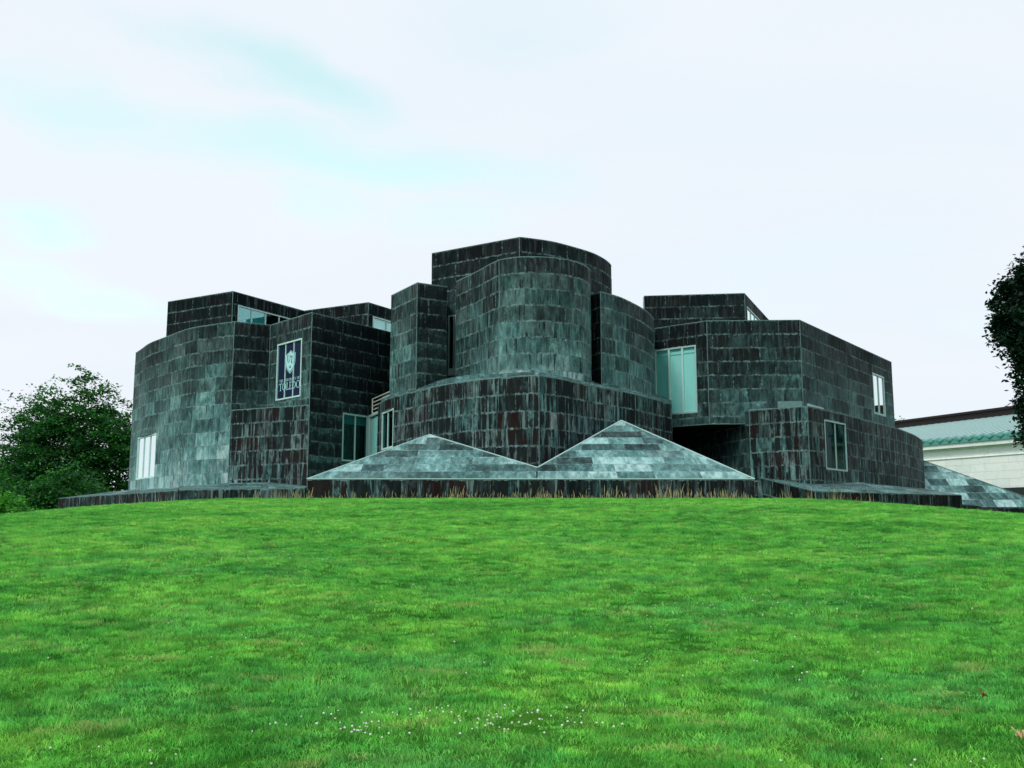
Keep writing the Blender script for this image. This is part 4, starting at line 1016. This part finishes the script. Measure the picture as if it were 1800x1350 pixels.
def lawn():
    P = []; S_ = []
    for (y0, y1, dens, sc) in ((3.2, 9, 250, .95), (9, 15, 150, 1.15), (15, 24, 95, 1.4), (24, 38.4, 58, 1.75)):
        xm = .56*y1 + 8.5; n = int(2*xm*(y1-y0)*dens)
        x = rng.uniform(-xm, xm, n); y = rng.uniform(y0, y1, n); keep = np.abs(x) < .56*y + 8.5; x, y = x[keep], y[keep]
        P.append(np.stack([x, y, height(x, y)], 1)); S_.append(np.full(len(x), sc))
    # flanks of the mound out to the trees
    n = 16000; x = rng.uniform(-42, 42, n); y = rng.uniform(24, 62, n); keep = (np.abs(x) > 14) & ~((np.abs(x) < .56*y+8.5) & (y < 38.4)); x, y = x[keep], y[keep]
    P.append(np.stack([x, y, height(x, y)], 1)); S_.append(np.full(len(x), 2.0))
    P = np.concatenate(P); S_ = np.concatenate(S_)
    gp = vnoise(P[:, 0], P[:, 1]*.8, 9.0, 12) + .6*vnoise(P[:, 0], P[:, 1]*.7, 3.0, 15); keep = gp > rng.uniform(-2.8, .05, len(P)); P = P[keep]; S_ = S_[keep]
    hv = vnoise(P[:, 0], P[:, 1], 1.6, 4)*.34 + vnoise(P[:, 0], P[:, 1], 5.5, 9)*.40 + vnoise(P[:, 0], P[:, 1], 14, 19)*.35
    hs = np.clip(1 + hv, .35, 2.0)*rng.uniform(.8, 1.2, len(P))
    n = len(P); print('tufts', n)
    me = bpy.data.meshes.new('lawn_grass'); me.vertices.add(n); me.vertices.foreach_set('co', P.astype('f').ravel())
    sc = np.stack([S_, S_, hs*np.sqrt(S_)], 1); at = me.attributes.new('sc', 'FLOAT_VECTOR', 'POINT'); at.data.foreach_set('vector', sc.astype('f').ravel())
    rt_ = np.stack([rng.normal(0, .12, n), rng.normal(0, .12, n), rng.uniform(0, 6.28, n)], 1); at = me.attributes.new('rot', 'FLOAT_VECTOR', 'POINT'); at.data.foreach_set('vector', rt_.astype('f').ravel())
    ob = bpy.data.objects.new('lawn_grass', me); coll.objects.link(ob); ob['kind'] = 'stuff'; ob['label'] = 'green mown lawn covering the slope in front of the building'; ob['category'] = 'grass'
    ng = bpy.data.node_groups.new('scatter_tufts', 'GeometryNodeTree')
    ng.interface.new_socket('Geometry', in_out='INPUT', socket_type='NodeSocketGeometry'); ng.interface.new_socket('Geometry', in_out='OUTPUT', socket_type='NodeSocketGeometry')
    gi = ng.nodes.new('NodeGroupInput'); go = ng.nodes.new('NodeGroupOutput'); ci = ng.nodes.new('GeometryNodeCollectionInfo'); ip = ng.nodes.new('GeometryNodeInstanceOnPoints')
    ci.inputs['Collection'].default_value = hidden; ci.inputs['Separate Children'].default_value = True; ip.inputs['Pick Instance'].default_value = True
    def na(nm, ty):
        a = ng.nodes.new('GeometryNodeInputNamedAttribute'); a.data_type = ty; a.inputs['Name'].default_value = nm; return a.outputs[0]
    e2r = ng.nodes.new('FunctionNodeEulerToRotation')
    ln_ = ng.links.new; ln_(gi.outputs[0], ip.inputs['Points']); ln_(ci.outputs[0], ip.inputs['Instance']); ln_(na('sc', 'FLOAT_VECTOR'), ip.inputs['Scale'])
    ln_(na('rot', 'FLOAT_VECTOR'), e2r.inputs[0]); ln_(e2r.outputs[0], ip.inputs['Rotation']); ln_(ip.outputs[0], go.inputs[0])
    md = ob.modifiers.new('scatter', 'NODES'); md.node_group = ng
lawn()

# clover heads in drifts
def clover():
    mb = MB(); spots = []
    drifts = [(-.45, 5.85, 1.0, .28, 60), (-.9, 5.65, .5, .2, 22), (.15, 6.0, .6, .25, 26), (-2.1, 5.15, 1.3, .35, 14), (2.1, 5.1, 1.0, .2, 12), (-3.7, 13.6, 1.3, 1.6, 90), (2.5, 9.6, 1.8, 1.1, 50), (1.7, 7.1, 1.6, .7, 14),
              (-.6, 7.4, 2.4, .8, 12), (4.2, 16, 2.5, 3, 40), (-5.5, 20, 4, 4, 40), (0, 20, 9, 8, 60)]
    for (x, y, sx, sy, n) in drifts:
        for _ in range(n): spots.append((x + random.gauss(0, sx*.5), y + random.gauss(0, sy*.5)))
    for x, y in spots:
        if y < 4: continue
        z = gz(x, y) + .028 + random.uniform(0, .015); r_ = random.uniform(.004, .0075)
        V = [(x + r_*math.sin(b)*math.cos(a), y + r_*math.sin(b)*math.sin(a), z + r_*.85*math.cos(b)) for b in (.05, .9, 1.7, 2.5) for a in [k_*math.pi/3 for k_ in range(6)]]
        mb.add(V, [(j*6+i, j*6+(i+1) % 6, (j+1)*6+(i+1) % 6, (j+1)*6+i) for j in range(3) for i in range(6)])
        
    o = mb.build('clover_flowers', M_CLOVER); o['kind'] = 'stuff'; o['label'] = 'small white clover flowers dotted over the lawn'; o['category'] = 'flowers'
clover()

# tall dry stems left standing at the foot of the plinths
def weeds():
    V = []; F = []; col = []
    def stem(x, y, z, h):
        lx, ly = random.gauss(0, .13)*h, random.gauss(0, .10)*h; n = 4; w_ = random.uniform(.0025, .0055); h *= random.choice((.35, .5, .7, .9, 1.0, 1.25)); c = (random.random(), random.random(), random.random(), 1)
        pr = None
        for i in range(n):
            t = i/(n-1); p = (x + lx*t*t, y + ly*t*t, z + h*t); ww = w_*(1 - .6*t)
            if i >= n-2: ww = w_*2.6 if i == n-2 else w_*.8
            a = len(V); V.extend([(p[0]-ww, p[1], p[2]), (p[0]+ww, p[1], p[2])]); col.extend([c, c])
            if pr is not None: F.append((pr, pr+1, a+1, a))
            pr = a
    def row(a, b, n, h0, h1, clumps, dist=.25):
        cl = [(random.random(), random.uniform(.02, .06), random.uniform(1.0, 1.7)) for _ in range(clumps)]
        for _ in range(n):
            if clumps and random.random() < .38: c = random.choice(cl); t = c[0] + random.gauss(0, c[1]*.35); hm = c[2]*.8
            else: t = random.random(); hm = .75
            if not 0 <= t <= 1: continue
            x = a[0] + (b[0]-a[0])*t; y = a[1] + (b[1]-a[1])*t - dist*random.random() - .05
            stem(x, y, gz(x, y), random.uniform(h0, h1)*hm*1.15)
    row((l0.x, l0.y), (r0.x, r0.y), 650, .12, .42, 12)
    f = PLAN['pl_left']['front']; row(f[0], f[1], 420, .25, .5, 10)
    f = PLAN['pl_far']['front']; row(f[0], f[1], 200, .7, 1.15, 6)
    f = PLAN['pl_right']['front']; row(f[0], f[1], 300, .4, .8, 6); row(f[1], f[2], 1500, .5, 1.05, 22)
    me = bpy.data.meshes.new('dry_weeds'); me.from_pydata(V, [], F); me.materials.append(M_DRY)
    at = me.attributes.new('rnd', 'FLOAT_COLOR', 'POINT'); at.data.foreach_set('color', np.array(col, 'f').ravel())
    o = bpy.data.objects.new('dry_weeds', me); coll.objects.link(o); o['kind'] = 'stuff'; o['label'] = 'tall dry grass stems along the foot of the dark plinths'; o['category'] = 'weeds'
weeds()

# two fallen leaves near the right-hand corner
def fallen(x, y, size, mat, label, lobes):
    z = gz(x, y) + .055; V = [(x, y, z+.01)]; n = lobes*4
    for i in range(n):
        a = 2*math.pi*i/n; r_ = size*(1.0 if i % 4 == 0 else .42 if i % 4 == 2 else .66)*random.uniform(.8, 1.15)
        V.append((x + r_*math.cos(a), y + r_*math.sin(a)*.8, z + random.uniform(-.01, .045)))
    mb = MB(); mb.add(V + [(v[0], v[1], v[2]-.003) for v in V], [(0, i+1, (i+1) % n + 1) for i in range(n)] + [(n+1, n+1+(i+1) % n + 1, n+2+i) for i in range(n)])
    mb.bar((x, y, z), (x-size*1.1, y+size*.3, z+.05), .006)
    tag(mb.build('fallen_leaf', mat), label, 'leaf')
fallen(2.66, 5.41, .038, M_DRYLEAF, 'pale orange curled dry leaf lying on the lawn at the right edge', 5)
fallen(2.85, 6.22, .024, M_BROWNLEAF, 'small brown leaf on the lawn above the larger orange leaf', 3)
